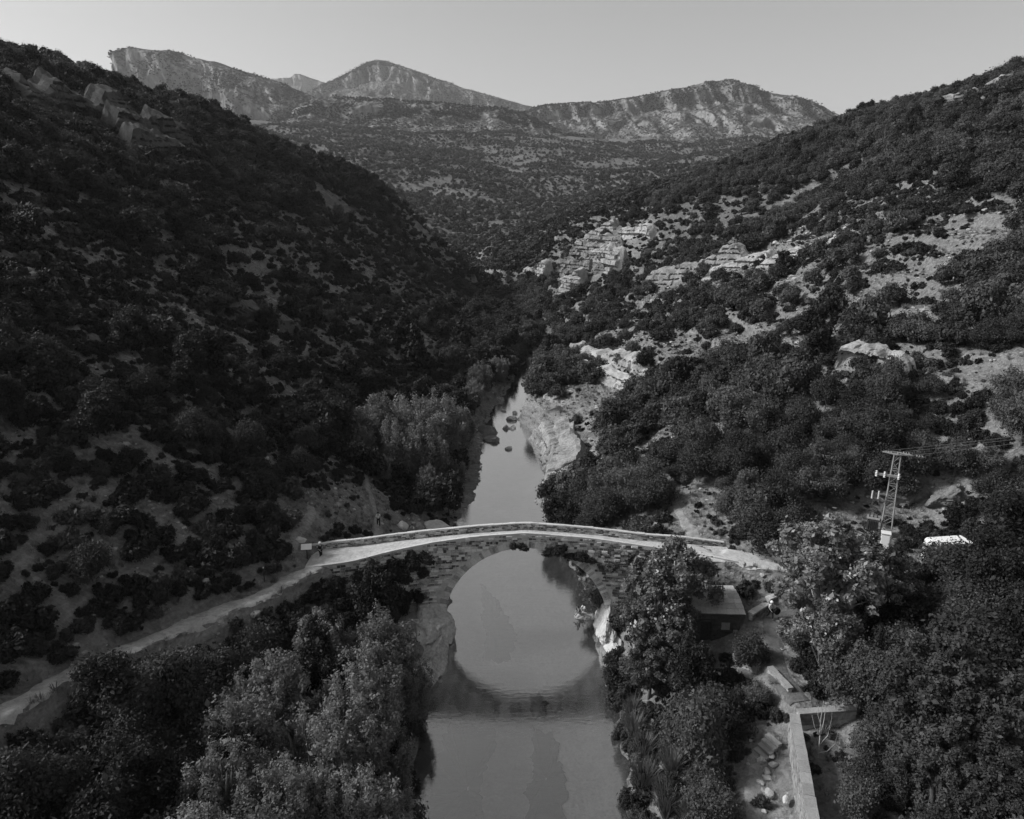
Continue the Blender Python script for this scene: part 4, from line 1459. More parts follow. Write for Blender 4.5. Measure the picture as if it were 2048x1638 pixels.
def tree_protos(kind, seed, h, rad, n, leaf, mat, trunk_mat='bark', stems=1):
    """returns (trunk mesh, crown mesh) of a tree of height h"""
    r = np.random.default_rng(seed)
    cl, tips = [], []
    if kind == 'willow':          # several upswept plumes from near the ground
        for i in range(46):
            a = r.uniform(0, 2 * math.pi)
            q = rad * math.sqrt(r.uniform(0, 1)) * .8
            top = h * (1 - .42 * (q / rad) ** 1.6) * r.uniform(.72, 1.0)
            for k in range(6):
                t = .3 + .7 * k / 5
                cx, cy = math.cos(a) * q * (.45 + .6 * t), math.sin(a) * q * (.45 + .6 * t)
                w_ = rad * .19 * (1.2 - 1.0 * (t - .3)) * r.uniform(.75, 1.2)
                cl.append(((cx + r.normal() * .2, cy + r.normal() * .2, top * t), (w_, w_, w_ * 1.6)))
            if i < 26:
                tips.append((math.cos(a) * q, math.sin(a) * q, top * .97))
    elif kind == 'poplar':        # open rounded crown of many tufts with gaps
        for i in range(150):
            d = unit(1, r)[0]
            d[2] = abs(d[2]) * 1.05 - .3
            q = r.uniform(.3, 1.05)
            c = np.array([d[0] * rad * q, d[1] * rad * q, h * .58 + d[2] * h * .4 * q])
            w_ = rad * r.uniform(.07, .16)
            cl.append((tuple(c), (w_, w_, w_ * 1.1)))
            if i < 26:
                tips.append(tuple(c))
        cl.append(((0, 0, h * .95), (rad * .14, rad * .14, h * .06)))
    elif kind == 'oak':           # rounded lumpy dome
        lop = r.normal(size=3) * .22
        for i in range(34):
            d = unit(1, r)[0] + lop
            d[2] = abs(d[2]) * 1.15 - .45
            q = r.uniform(.3, .85)
            c = np.array([d[0] * rad * q, d[1] * rad * q, h * .46 + d[2] * h * .5 * q])
            w_ = rad * r.uniform(.22, .42)
            cl.append((tuple(c), (w_, w_, w_ * r.uniform(.8, 1.1))))
            if i < 9:
                tips.append(tuple(c))
    elif kind == 'pine':          # tiered cone
        for k in range(9):
            t = k / 8
            rr = rad * (1 - t) ** .8 + .12
            for j in range(max(3, int(7 * (1 - t)) + 2)):
                a = r.uniform(0, 2 * math.pi)
                cl.append(((math.cos(a) * rr * .6, math.sin(a) * rr * .6, h * (.16 + .8 * t)), (rr * .5, rr * .5, h * .05)))
        tips.append((0, 0, h * .95))
    crown = crown_mesh(kind + '_crown', r, cl, n, leaf)
    mb = MB()
    base = max(.09, h * .022)
    for s in range(stems):
        a = r.uniform(0, 6.28)
        o = (math.cos(a) * .35 * (stems > 1), math.sin(a) * .35 * (stems > 1))
        mb.tube([(o[0], o[1], -.6), (o[0] * 1.3 + r.normal() * .08, o[1] * 1.3, h * .25), (o[0] * 2 + r.normal() * .15, o[1] * 2, h * .5), (o[0] * 2.4, o[1] * 2.4, h * .82)], [base * 1.4, base, base * .7, base * .2], 7)
    for t in tips:
        z0 = min(t[2] * .55, h * .45) * r.uniform(.5, 1)
        mid = (t[0] * .45 + r.normal() * .1, t[1] * .45 + r.normal() * .1, z0 + (t[2] - z0) * .55)
        mb.tube([(0, 0, z0), mid, t], [base * .55, base * .35, base * .08], 5)
    trunk = mb.mesh(kind + '_trunk', True)
    trunk.materials.append(M[trunk_mat])
    crown.materials.append(M[mat])
    return trunk, crown


def shrub_mesh(seed, n, leaf, mat, k=12, upright=1.0):
    r = np.random.default_rng(seed)
    cl = []
    for i in range(k):
        a, q = r.uniform(0, 6.28), math.sqrt(r.uniform(0, 1)) * .72
        top = (1 - .5 * q * q) * r.uniform(.55, 1.0) * upright
        w_ = r.uniform(.2, .36)
        cl.append(((math.cos(a) * q, math.sin(a) * q, top * .45), (w_, w_, top * .55)))
        cl.append(((math.cos(a) * q * 1.05, math.sin(a) * q * 1.05, top * .9), (w_ * .5, w_ * .5, w_ * .55)))
    me = crown_mesh('shrub', r, cl, n, leaf)
    me.materials.append(M[mat])
    return me


def tuft_mesh(seed, n, hgt, mat, spread=.5, wid=.025):
    r = np.random.default_rng(seed)
    V = []
    for i in range(n):
        a, q = r.uniform(0, 6.28), r.uniform(0, .25)
        b = np.array([math.cos(a) * q, math.sin(a) * q, -.05])
        d = np.array([math.cos(a + r.normal() * .5) * spread * r.uniform(.2, 1), math.sin(a + r.normal() * .5) * spread * r.uniform(.2, 1), hgt * r.uniform(.6, 1)])
        s = np.array([-math.sin(a), math.cos(a), 0]) * wid
        m_ = b + d * .6 + np.array([0, 0, .1 * hgt])
        V += [b - s, b + s, m_ + s * .7, m_ - s * .7, m_ - s * .7, m_ + s * .7, b + d + s * .1, b + d - s * .1]
    me = mesh_np('tuft', V, np.arange(len(V)).reshape(-1, 4))
    me.materials.append(M[mat])
    return me


def place_tree(name, proto, x, y, s, rz, label, group=None, cat='tree', sz=1.0, z=None):
    g = gz(x, y) if z is None else z
    root = empty(name, (x, y, g - .1), label, cat, rz, group)
    root.scale = (s, s, s * sz)
    for nm, me in (('trunk', proto[0]), ('crown', proto[1])):
        o = bpy.data.objects.new(nm, me)
        col.objects.link(o)
        o.parent = root
    return root


# -- trees by the water, each with its own place
WIL = [tree_protos('willow', 500 + i, 8.0, 3.3, 80000, .09, 'leaf_willow', stems=4) for i in range(4)]
for i, (x, y, h, lab) in enumerate((
        (-14.9, 49.0, 6.7, 'grey willow with a pointed top nearest the left path, left of the arch'),
        (-10.5, 49.5, 8.7, 'tall grey willow just left of the rock under the arch'),
        (-8.4, 48.2, 6.2, 'low willow leaning over the water below the left rock'),
        (-16.5, 42.0, 8.4, 'brightest willow on the left, its pale edge against the dark bank'),
        (-11.2, 44.5, 9.4, 'large willow in the middle of the left riverside clump'),
        (-17.4, 37.5, 7.7, 'willow low on the left edge of the riverside clump'),
        (-13.2, 37.0, 8.6, 'broad willow in the lower middle of the left clump'),
        (-11.2, 40.6, 9.2, 'willow behind the broad lower one, showing thin bare stems'),
        (-16.9, 33.6, 7.4, 'willow at the bottom left of the riverside clump'),
        (-12.7, 32.2, 8.5, 'rounded pale willow at the bottom edge of the photo'),
        (-9.2, 40.0, 6.8, 'slim willow with two spires at the left water edge'),
        (-9.5, 34.0, 7.9, 'willow at the bottom edge beside the water'),
        (-16.4, 29.5, 7.5, 'lowest willow at the bottom left edge'),
        (-8.0, 36.3, 5.4, 'small willow overhanging the water at the bottom'))):
    place_tree('willow_tree', WIL[i % 4], x, y, h / 8.0, i * 2.1, lab, 'willows on the left bank below the bridge')
for i, (x, y, h, lab) in enumerate((
        (-19.8, 102.0, 11.0, 'leftmost tall tree of the pale grove on the left bank upstream'),
        (-15.1, 106.0, 13.6, 'tallest tree of the pale grove upstream'),
        (-12.2, 110.0, 13.0, 'tall tree right of centre in the pale grove upstream'),
        (-10.0, 113.0, 10.4, 'tree at the right edge of the pale grove over the river'),
        (-12.6, 98.0, 11.0, 'rounded bright tree at the front of the pale grove'),
        (-16.1, 97.0, 9.9, 'tree at the front left of the pale grove'),
        (-21.5, 95.5, 5.0, 'small tree at the front left foot of the pale grove'),
        (-17.5, 92.0, 4.2, 'low tree below the pale grove beside the bank trail'),
        (-11.6, 92.5, 5.4, 'dark low tree at the front of the grove overhanging the water'),
        (-8.6, 101.0, 4.6, 'bushy tree leaning out over the river from the grove'),
        (-8.4, 119.0, 6.0, 'low tree at the far right end of the grove beside the boulders'),
        (-6.6, 150.0, 8.0, 'pale tree on the left bank where the river narrows'),
        (-7.8, 139.0, 6.5, 'tree on the left bank beside the mid river boulders'),
        (-3.2, 168.0, 7.5, 'pale tree at the bend of the river upstream'))):
    place_tree('riverside_tree', WIL[(i + 1) % 4], x, y, h / 8.0, i * 1.7 + .4, lab, 'trees along the left bank upstream', sz=.95)
ALD = [tree_protos('poplar', 550 + i, 10.0, 4.2, 46000, .14, 'leaf_alder', 'bark', 2) for i in range(2)]
POP = [tree_protos('poplar', 540 + i, 10.0, 4.2, 46000, .15, 'leaf_poplar', 'bark_pale', 2) for i in range(3)]
for i, (x, y, h, s, lab) in enumerate((
        (14.2, 55, 9.7, .72, 'slender leafy tree standing against the right half of the bridge'),
        (12.6, 52.6, 8.0, .7, 'leafy tree at the right foot of the bridge beside the water'),
        (11.4, 49.6, 6.0, .75, 'low tree overhanging the river right of the arch reflection'),
        (24.6, 49.6, 11.0, 1.0, 'large sparkling poplar right of the hut'),
        (28.4, 50.5, 8.2, 1.0, 'poplar behind the large one, in front of the pylon foot'),
        (23.3, 46, 7.2, .9, 'poplar low in front of the large one beside the track'),
        (27.4, 37.6, 8.6, 1.0, 'big dark leafed poplar in the bottom right'),
        (29.4, 35.4, 7.4, 1.0, 'poplar at the bottom right edge of the photo'),
        (25.0, 33.6, 6.4, .9, 'poplar beside the long retaining wall'),
        (26.0, 41.2, 6.0, .85, 'poplar behind the bare sapling'),
        (27.0, 31.5, 6.6, 1.0, 'lowest poplar in the bottom right corner'))):
    place_tree('poplar_tree', POP[i % 3] if i in (0, 1, 3, 4, 5) else ALD[i % 2], x, y, h / 10.0 * 1.0, i * 1.3, lab, 'poplars on the right bank', sz=1.0)

OAK = [tree_protos('oak', 560 + i, (5.0, 5.6, 4.6, 5.4)[i], (2.7, 2.3, 3.0, 2.5)[i], 20000, .115, ('leaf_oak', 'leaf_dark', 'leaf_oak', 'leaf_mid')[i]) for i in range(4)]
PINE = [tree_protos('pine', 580, 9.0, 2.3, 7000, .3, 'leaf_dark')]
for i, (x, y, h, lab) in enumerate(((-20.8, 148, 11.0, 'dark conical pine on the left slope behind the grove'), (-24, 156, 9.5, 'dark pine just behind the conical one on the left slope'), (-13, 175, 10, 'dark pine in the gorge bottom left of the stream'))):
    place_tree('pine_tree', PINE[0], x, y, h / 9.0, i, lab, 'pines on the left slope')
for i, (x, y, h, lab) in enumerate(((37.2, 54, 4.7, 'dense dark oak right of the white van'), (39.5, 51.5, 5.6, 'dark oak at the right edge level with the hut'), (35.0, 48, 5.0, 'dark oak behind the big bottom right poplar'), (41.5, 46.5, 6.5, 'dark oak at the far right edge below the van'),
                                    (32.0, 54.5, 3.6, 'dark round oak between the large poplar and the van'), (33, 43, 6.4, 'dark oak filling the right edge above the bottom poplar'), (38, 40, 6.4, 'dark oak at the lower right edge'), (44, 56, 6, 'dark oak beyond the van at the right edge'),
                                    (-123.7, 190, 5.2, 'lone round oak on the skyline at the far left'), (-113.5, 194, 7.4, 'pair forming oak tallest on the left skyline'), (-109.5, 197, 5.5, 'open crowned oak right of the tallest one on the left skyline'),
                                    (-12, 162, 9.0, 'large round oak left of the river bend'), (-24.0, 40.6, 5.2, 'dark oak hiding the low bend of the left path'), (-25.6, 38.2, 4.8, 'dark oak beside the left path below the low bend'), (-22.0, 42.6, 3.0, 'smaller dark oak under the bright stretch of the left path'), (-26.8, 100, 6.0, 'round dark oak left of the pale grove'), (-29, 96, 5.0, 'dark oak at the far left of the pale grove'))):
    place_tree('oak_tree', OAK[i % 3], x, y, h / 5.0, i * 1.1, lab, 'single oaks')

# bare dead sapling and reeds
sp = empty('dead_sapling', (20.6, 39.2, gz(20.6, 39.2)), 'bare pale sapling with thin branches beside the retaining wall', 'sapling')
mb = MB()
mb.tube([(0, 0, -.2), (-.05, 0, 1.4), (-.15, .05, 3.0), (-.1, .1, 4.4)], [.06, .045, .03, .008], 6)
mb.build('trunk', M['bark_pale'], sp)
for (z0, pts) in ((1.0, [(.5, .1, 1.7), (.62, .15, 3.0), (.55, .2, 4.3)]), (.4, [(.5, -.1, .6), (.95, -.1, 1.2), (1.05, -.05, 2.0)]), (1.7, [(-.5, 0, 2.4), (-.75, .1, 3.3)]), (1.9, [(.15, .2, 2.8), (.2, .3, 4.1)]), (2.4, [(-.35, .1, 3.3), (-.4, .1, 4.0)])):
    m = MB()
    m.tube([(-.03, 0, z0)] + pts, [.032] + [.02, .012, .006][:len(pts)], 5)
    m.build('branch', M['bark_pale'], sp)
REED = [tuft_mesh(600 + i, 260, 2.3, 'reed', 1.2, .03) for i in range(3)]
for i, (x, y, s) in enumerate(((9.6, 46.5, 1.0), (9.9, 44, 1.1), (9.4, 41.2, 1.1), (10.4, 38.4, 1.2), (9.2, 36.2, 1.1), (10.6, 33.5, 1.2), (9.8, 48.5, .9), (11.3, 41, 1.1), (11.6, 36, 1.2), (-7.9, 46.5, .7))):
    o = obj('reed_clump', REED[i % 3], None, None, (x, y, gz(x, y) - .05), ('%s clump of tall arching reeds at the right water edge below the bridge' % ('highest', 'second', 'third', 'fourth', 'leaning', 'lowest', 'smallest', 'inner', 'inner lower')[i]) if x > 0 else 'small reed clump at the left water edge below the bridge', 'reeds', 'reeds at the water edge' if x > 0 else None)
    o.scale = (s, s, s)
    o.rotation_euler.z = i * 1.9

# ivy and bushes rooted in the bridge masonry
SHRUB = [shrub_mesh(620 + i, 9000, .072, ('leaf_dark', 'leaf_oak', 'leaf_dark', 'leaf_mid', 'leaf_oak', 'leaf_dark')[i], (12, 9, 16, 8, 14, 10)[i], (1.0, .9, 1.3, .75, 1.15, .9)[i]) for i in range(6)]
for i, (x, z, sx, sz, lab) in enumerate(((.6, 9.3, .8, .6, 'bush growing out of the bridge face just left of the crown'), (4.4, 8.9, 1.2, .55, 'left of two dark bushes hanging on the bridge face right of the crown'), (6.5, 8.35, 1.35, .65, 'right of two dark bushes hanging on the bridge face right of the crown'),
                                         (-9.0, 8.6, 1.2, .9, 'topmost ivy mass on the bridge face left of the arch'), (-10.4, 8.0, 1.5, 1.3, 'broad ivy mass hanging below the road left of the arch'), (-11.6, 7.7, 1.7, 1.7, 'ivy mass under the flared left end of the bridge'), (-8.4, 7.0, .5, .9, 'small ivy tongue hanging down the bridge face'), (12.5, 8.3, 1.4, .9, 'bush on the bridge face behind the slender tree'),
                                         (-13.6, 7.3, 1.7, 1.7, 'bushy ivy at the outer left end of the bridge wall'), (9.2, 7.4, 1.0, .7, 'weedy tuft low on the bridge face right of the arch'), (-9.8, 4.6, 1.1, 1.0, 'dark bush at the foot of the bridge wall above the left rock'))):
    o = obj('wall_shrub', SHRUB[(1, 2, 5, 1, 0, 5, 4, 1, 4, 3, 0)[i]], None, None, (x, float(b_ny(x)) - .2, z - sz * .5), lab, 'shrub', 'shrubs rooted in the bridge')
    o.scale = (sx * 1.25, .7, sz * 1.3)
    o.rotation_euler.y = (.2, -.3, .15, .3, -.2, .25, -.5, .1, .3, -.2, .1)[i]

for i, y in enumerate(np.arange(34.0, 58, 2.05)):
    x = float(river_edges(y)[1]) + (.7, 1.3, .9)[i % 3]
    o = obj('shrub', SHRUB[(4, 1, 3, 0, 1)[i % 5]], None, None, (x, y, gz(x, y) - .25), 'overhanging bush at the right water edge, %s counted up from the photo bottom' % ('first', 'second', 'third', 'fourth', 'fifth', 'sixth', 'seventh', 'eighth', 'ninth', 'tenth', 'eleventh', 'twelfth')[i], 'shrub', 'bushes overhanging the right water edge')
    q = (1.0, 1.25, .85, 1.15)[i % 4]
    o.scale = (q, q, q * (1.2, .9, 1.4)[i % 3])
    o.rotation_euler.z = i * .9
for i, (x, y, q, lab) in enumerate(((18.4, 46.2, 1.1, 'dark bush between the hut and the wall stub'), (18.0, 44.2, 1.2, 'dark bush left of the low wall edging the track'), (17.2, 47.6, 1.2, 'dark bush below the front of the hut'), (19.5, 43.0, .9, 'small bush at the head of the retaining wall'), (22.7, 47.2, 1.1, 'dark bush right of the track below the poplar'), (22.6, 44.6, 1.1, 'dark bush right of the low wall edging the track'),
                                        (11.6, 43.0, 1.1, 'bush among the reeds, farthest up the bank'), (12.5, 40.6, 1.0, 'bush among the reeds in the middle of the bank'), (11.8, 38.6, 1.1, 'bush among the reeds near the garden path'), (12.4, 36.2, 1.0, 'bush among the reeds at the bottom of the bank'), (13.2, 45.0, 1.3, 'broad dark bush between river and steps'), (16.0, 44.0, 1.3, 'broad dark bush above the steps'),
                                        (15.0, 46.5, 1.4, 'tall dark bush between the riverside tree and the hut'), (15.9, 40.6, .8, 'small bush left of the stone steps'), (16.0, 36.6, .7, 'small bush below the rubble, left of the retaining wall'), (15.2, 33.4, .8, 'small bush at the photo bottom left of the retaining wall'), (15.2, 58.3, 1.3, 'leftmost of the bushes under the track between bridge and hut'), (17.2, 58.2, 1.2, 'second bush under the track between bridge and hut'), (19.3, 57.5, 1.3, 'third bush under the track between bridge and hut'), (21.4, 56.9, 1.2, 'fourth bush under the track between bridge and hut'), (23.6, 56.2, 1.0, 'rightmost of the bushes under the track between bridge and hut'))):
    o = obj('shrub', SHRUB[(0, 5, 2, 1, 0, 5, 4, 1, 0, 4, 5, 2, 0, 1, 4, 0, 0, 5, 2, 0, 1)[i]], None, None, (x, y, gz(x, y) - .2), lab, 'shrub')
    o.scale = (q, q, q * 1.1)
    o.rotation_euler.z = i * .7
OR2 = ('leftmost', 'second', 'third', 'fourth', 'fifth', 'sixth', 'seventh', 'eighth', 'ninth', 'tenth', 'eleventh', 'twelfth', 'rightmost')
for i, x in enumerate(np.linspace(-17.4, -10.8, 13)):
    y = float(b_ny(x)) - (1.3, 2.0, 1.2, 2.4)[i % 4]
    g = gz(x, y)
    h = max(1.2, float(b_rz(x)) - (.3, 1.0, .6, 1.5)[i % 4] - max(0, (x + 13) * .45) - g)
    o = obj('shrub', SHRUB[(0, 4, 2, 5, 1)[i % 5]], None, None, (x, y, g - .2), '%s dark shrub in the row against the left wing wall of the bridge' % OR2[i], 'shrub', 'shrubs against the left wing wall')
    o.scale = (1.2, 1.0, h * .58)
    o.rotation_euler.z = i * 1.3
for i, (x, y, sc, lab) in enumerate(((9.4, 66.3, 1.1, 'bush at the water seen through the right side of the arch'), (9.0, 69.6, 1.3, 'bush behind the bridge at the right water edge'), (8.2, 73.4, 1.4, 'second bush behind the bridge at the right water edge'), (7.2, 77.6, 1.3, 'third bush along the right water edge behind the bridge'), (6.2, 82, 1.2, 'fourth bush along the right water edge behind the bridge'), (10.6, 66.8, 1.6, 'tall bush behind the right foot of the arch'))):
    o = obj('shrub', SHRUB[(1, 3, 4, 1, 3, 0)[i]], None, None, (x, y, gz(x, y) - .2), lab, 'shrub', 'bushes at the right water edge')
    o.scale = (sc, sc, sc * 1.1)
    o.rotation_euler.z = i

# ---- scatter over the slopes
OAK_MID = [tree_protos('oak', 560 + i, (5.0, 5.6, 4.6, 5.4)[i], (2.7, 2.3, 3.0, 2.5)[i], 5200, .23, ('leaf_oak', 'leaf_dark', 'leaf_oak', 'leaf_mid')[i])[1] for i in range(4)]
SHRUB_MID = [shrub_mesh(620 + i, 2400, .14, ('leaf_dark', 'leaf_oak', 'leaf_dark', 'leaf_mid', 'leaf_oak', 'leaf_dark')[i], (12, 9, 16, 8, 14, 10)[i], (1.0, .9, 1.3, .75, 1.15, .9)[i]) for i in range(6)]
TREE_LOW = [tree_protos('oak', 640 + i, 5.0, 2.6, 520, .72, ('leaf_oak', 'leaf_dark', 'leaf_mid')[i])[1] for i in range(3)]
SHRUB_LOW = [shrub_mesh(660 + i, 300, .38, ('leaf_dark', 'leaf_oak')[i], 7) for i in range(2)]
SHRUB_MINI = [shrub_mesh(664 + i, 420, .3, ('leaf_mid', 'leaf_oak')[i], 7) for i in range(2)]
BLOB = [shrub_mesh(670 + i, 46, .75, 'leaf_dark', 4) for i in range(2)]
TUFT = [tuft_mesh(680 + i, 26, .5, 'grass_dry', .3, .02) for i in range(2)]
STONE = []
for i in range(3):
    me = rock_mesh('loose_stone', (1, .8, .55), 690 + i, 1, .3)
    me.materials.append(M['limestone'])
    STONE.append(me)

# stony openings between the shrubs: x, y, radius across, radius along
BARE = [(-42.8, 71, 1.95, 4.43), (-48.5, 105, 2.6, 3.3), (-52.6, 148, 3.3, 3.3), (-46.7, 136, 2.6, 4.6), (-41.7, 106, 2.6, 2.6), (-38.4, 77.5, 1.5, 1.95), (-33.6, 61.4, 1.95, 1.5), (-29.3, 63.6, 1.95, 1.5), (-35.7, 53, 2.47, 1.95), (-29.4, 55.5, 2.47, 1.95), (-27, 72, 1.5, 1.95), (-19.5, 78.6, 1.7, 4),
        (-65, 268, 8, 12), (-23.5, 66, 1.72, 1.5), (-52.7, 88, 1.5, 1.5), (-55.9, 82, 1.5, 1.95), (-35.3, 49.7, 1.5, 1.5), (-30.8, 49.7, 1.5, 1.27), (-26.5, 60.5, 1.5, 1.5), (-24, 78, 1.5, 2.47), (-32, 82, 1.27, 2.47), (-39, 92, 1.7, 4.6), (-57, 118, 2, 4), (-20, 66, 1.3, 2.6), (-20, 70, 3, 4), (-16.5, 71, 2.5, 4), (-17.5, 80, 2, 6), (-12, 79, 2.5, 3), (-14, 75, 1.3, 3.3),
        (25.4, 155, 6, 8), (20.3, 178, 6, 9), (61, 186, 11.7, 15), (63, 162, 10.4, 10), (54, 170, 6.5, 7.5), (72, 190, 9.1, 6.25), (56, 140, 6.5, 5), (33, 140, 5.2, 6.25), (70, 130, 6.5, 4.38), (46, 108, 5.2, 3.75), (55, 184, 7.8, 10), (76, 152, 6.5, 5), (60, 115, 7.8, 5), (75, 116, 6.5, 5), (39, 126.6, 6.5, 6.25), (41.3, 91, 3, 3), (20.6, 92, 3, 5), (20.4, 73, 2.6, 7), (34.4, 67.8, 3.5, 3), (46.5, 121, 6.5, 5), (58.4, 101, 5.2, 3.75), (58, 79.4, 4, 4),
        (9, 105, 6, 15), (15, 128, 8, 10), (47, 203, 11.7, 10), (30, 300, 10, 14), (70, 172, 7.8, 5), (44, 67, 5, 2), (106, 252, 24, 5), (132, 236, 24, 2.5), (86, 262, 10, 2.2)]


def project(x, y, z):
    p = R(15.4)
    zz = z - 40
    c = y * math.cos(p) - zz * math.sin(p)
    u = y * math.sin(p) + zz * math.cos(p)
    c = np.where(c > 1, c, 1)
    return 512 + 700 * x / c, 409.5 - 700 * u / c, c


def jitter_grid(x0, x1, y0, y1, step, r):
    xs, ys = np.arange(x0, x1, step), np.arange(y0, y1, step)
    X, Y = np.meshgrid(xs, ys, indexing='ij')
    X = X + r.uniform(-.5, .5, X.shape) * step
    Y = Y + r.uniform(-.5, .5, Y.shape) * step
    return X.ravel(), Y.ravel()


def in_view(x, y, z, m=90):
    px, py, c = project(x, y, z)
    return (px > -m) & (px < 1024 + m) & (py > -m) & (py < 819 + m) & (y > 20)


def bare_mask(x, y):
    b = np.zeros(x.shape)
    nb = .55 * fbm(x / 4, y / 4, 0, 2, 88)
    for cx, cy, rx, ry in BARE:
        q = np.hypot((x - cx) / rx, (y - cy) / ry) + nb
        b = np.maximum(b, smooth((1.2 - q) / .35))
    return b


def keep_clear(x, y, small=False):
    """True where nothing may grow: river, paths, bridge, hut, walls"""
    xl, xr = river_edges(y)
    k = (x > xl - .6) & (x < xr + np.where(y < 58, .15, .6)) & (y < 330)
    pd, _ = path_field(x, y)
    k |= pd < np.where(y < 58, 1.6, 1.35)
    k |= (x > BX[0] - .5) & (x < BX[-1]) & (y > b_ny(x) - np.where(x < -9, .2, 1.0)) & (y < b_fy(x) + 1.3)
    k |= (np.abs(x - 17.6) < 2.9) & (np.abs(y - 54.7) < 2.6)
    k |= (np.abs(x - 17.9) < 1.6) & (y > 50.5) & (y < 53)
    wx = 18.9 - (40.4 - y) * .27
    k |= (x > wx - (1.2 if small else 3.6)) & (x < wx + (.6 if small else 2.4)) & (y < 42.5)
    k |= (x > 20) & (x < 25) & (y > 52) & (y < 57)
    k |= np.hypot(x - 37, y - 63.5) < 1.8
    k |= (x > -11) & (x < -5) & (y > 57) & (y < 74)
    k |= (np.abs(x - 40.5) < 3.2) & (np.abs(y - 58.5) < 1.6)
    k |= np.hypot((x + 8.5) / 3.2, (y - 58) / 7) < 1
    k |= np.hypot((x + 10) / 3.4, (y - 82) / 2.4) < 1
    k |= (x > xr) & (x < xr + 3.5 + 2.5 * np.sin(y * .21)) & (y > 92) & (y < 152)
    k |= (x < xl) & (x > xl - 3.4) & (y > 90) & (y < 170)
    return k


r = np.random.default_rng(99)
S = []          # x, y, z, scale, kind (0..5 shrub, 10..13 oak)
for (x0, x1, y0, y1, st, ylo) in ((-60, 66, 22, 100, .9, 0), (-140, 150, 60, 200, 1.2, 100), (-150, 190, 200, 345, 1.7, 200), (-130, 190, 345, 500, 2.3, 345)):
    x, y = jitter_grid(x0, x1, y0, y1, st, r)
    m = (y > ylo) | (x < -60) | (x > 66)
    x, y = x[m], y[m]
    z = ground(x, y)
    m = in_view(x, y, z) & ~keep_clear(x, y)
    x, y, z = x[m], y[m], z[m]
    b = bare_mask(x, y)
    n1 = fbm(x / 11, y / 11, 0, 3, 55)
    left = x < 0
    dens = .70 + .9 * n1 - 1.2 * b + .15 * left
    dens = dens + np.where(left, .4 * smooth((z - 36) / 12), .4 * smooth((z - 40) / 12))
    dens = dens + .4 * smooth((16 - np.abs(x)) / 8) * (y > 85)            # lush gorge bottom
    dens = dens + .45 * (left & (z > 10) & (z < 32) & (y < 90)) + .45 * ((x > 72) & (y < 240)) + .1 * (~left & (y > 66))
    below = (x > np.interp(y, [20, 35, 40, 47, 53, 57], [-32, -29.5, -28, -24.2, -20.6, -18.6])) & (x < -8) & (y < 58)
    dens = dens + .9 * below + .5 * ((x > 24) & (y < 66)) + .4 * ((x > 8) & (x < 34) & (y > 64) & (y < 112)) + .4 * ((x > 9) & (x < 18) & (y < 50))
    m = r.random(x.shape) < np.clip(dens, .03, .98)
    x, y, z, n1, b, left, below = x[m], y[m], z[m], n1[m], b[m], left[m], below[m]
    n2 = fbm(x / 17, y / 17, 4, 2, 57)
    # taller oaks where it is lush, low shrubs elsewhere
    lush = .12 + .75 * smooth((z - 40) / 18) + .5 * smooth((20 - np.abs(x - 2)) / 10) * (y > 75) + .3 * (x > 18) * (y < 120) + .5 * n2 - .6 * b
    lush = lush + .3 * below - .25 * (left & (z > 12) & (z < 34))
    isoak = r.random(x.shape) < np.clip(lush, .03, .9)
    sc = np.where(isoak, (st + .5) ** .3 * (.34 + .5 * r.random(x.shape) ** 1.3), (.35 + 1.15 * r.random(x.shape) ** 1.7) * (1.0 + .2 * (st - 1)) * (1 - .5 * b))
    pdn, _ = path_field(x, y)
    nearp = (pdn < 4.5) & (y < 62)
    isoak &= ~(nearp & left)
    lowz = ((x > -23) & (x < -8) & (y > 63) & (y < 88)) | ((x > 27.5) & (x < 43) & (y > 49) & (y < 66))
    isoak &= ~lowz
    sc = np.where(below & ~isoak, r.uniform(.8, 1.7, x.shape), sc * np.where(left & ~isoak & (y < 90), 1.25, 1.0))
    sc = np.where(lowz, np.minimum(sc, np.where(left, .75, 1.5)), sc)
    sc = np.where(nearp & left, np.minimum(sc, .4 + .34 * pdn), sc)
    # nothing so tall that it hides the left path, the hut or the retaining wall
    q = x / y
    top = np.full(x.shape, 99.0)
    lp = below & (y > 44) & (y < 60)
    pz_ = path_field(x, y)[1]
    top = np.where(lp & np.isfinite(pz_), pz_ + .45 * pdn * .85 - .3, top)
    top = np.where((q > .275) & (q < .39) & (y > 38) & (y < 53.2), 40 - 35.4 * y / 53.2, top)
    top = np.where((q > .43) & (q < .60) & (y < 41), z + .7, top)
    hm = np.maximum(top - z, .25)
    sc = np.minimum(sc, np.where(isoak, hm / 5.4, hm / 1.25))
    tiny = isoak & (sc < .3)
    isoak &= ~tiny
    sc = np.where(tiny, np.minimum(hm / 1.25, 1.0), sc)
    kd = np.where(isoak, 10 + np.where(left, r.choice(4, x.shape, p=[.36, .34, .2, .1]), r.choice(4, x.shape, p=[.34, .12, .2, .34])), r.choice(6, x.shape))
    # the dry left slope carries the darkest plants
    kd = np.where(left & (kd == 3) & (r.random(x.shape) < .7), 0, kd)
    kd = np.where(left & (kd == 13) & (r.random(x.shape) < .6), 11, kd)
    S.append(np.c_[x, y, z, sc, kd, np.full(x.shape, st)])
S = np.concatenate(S)


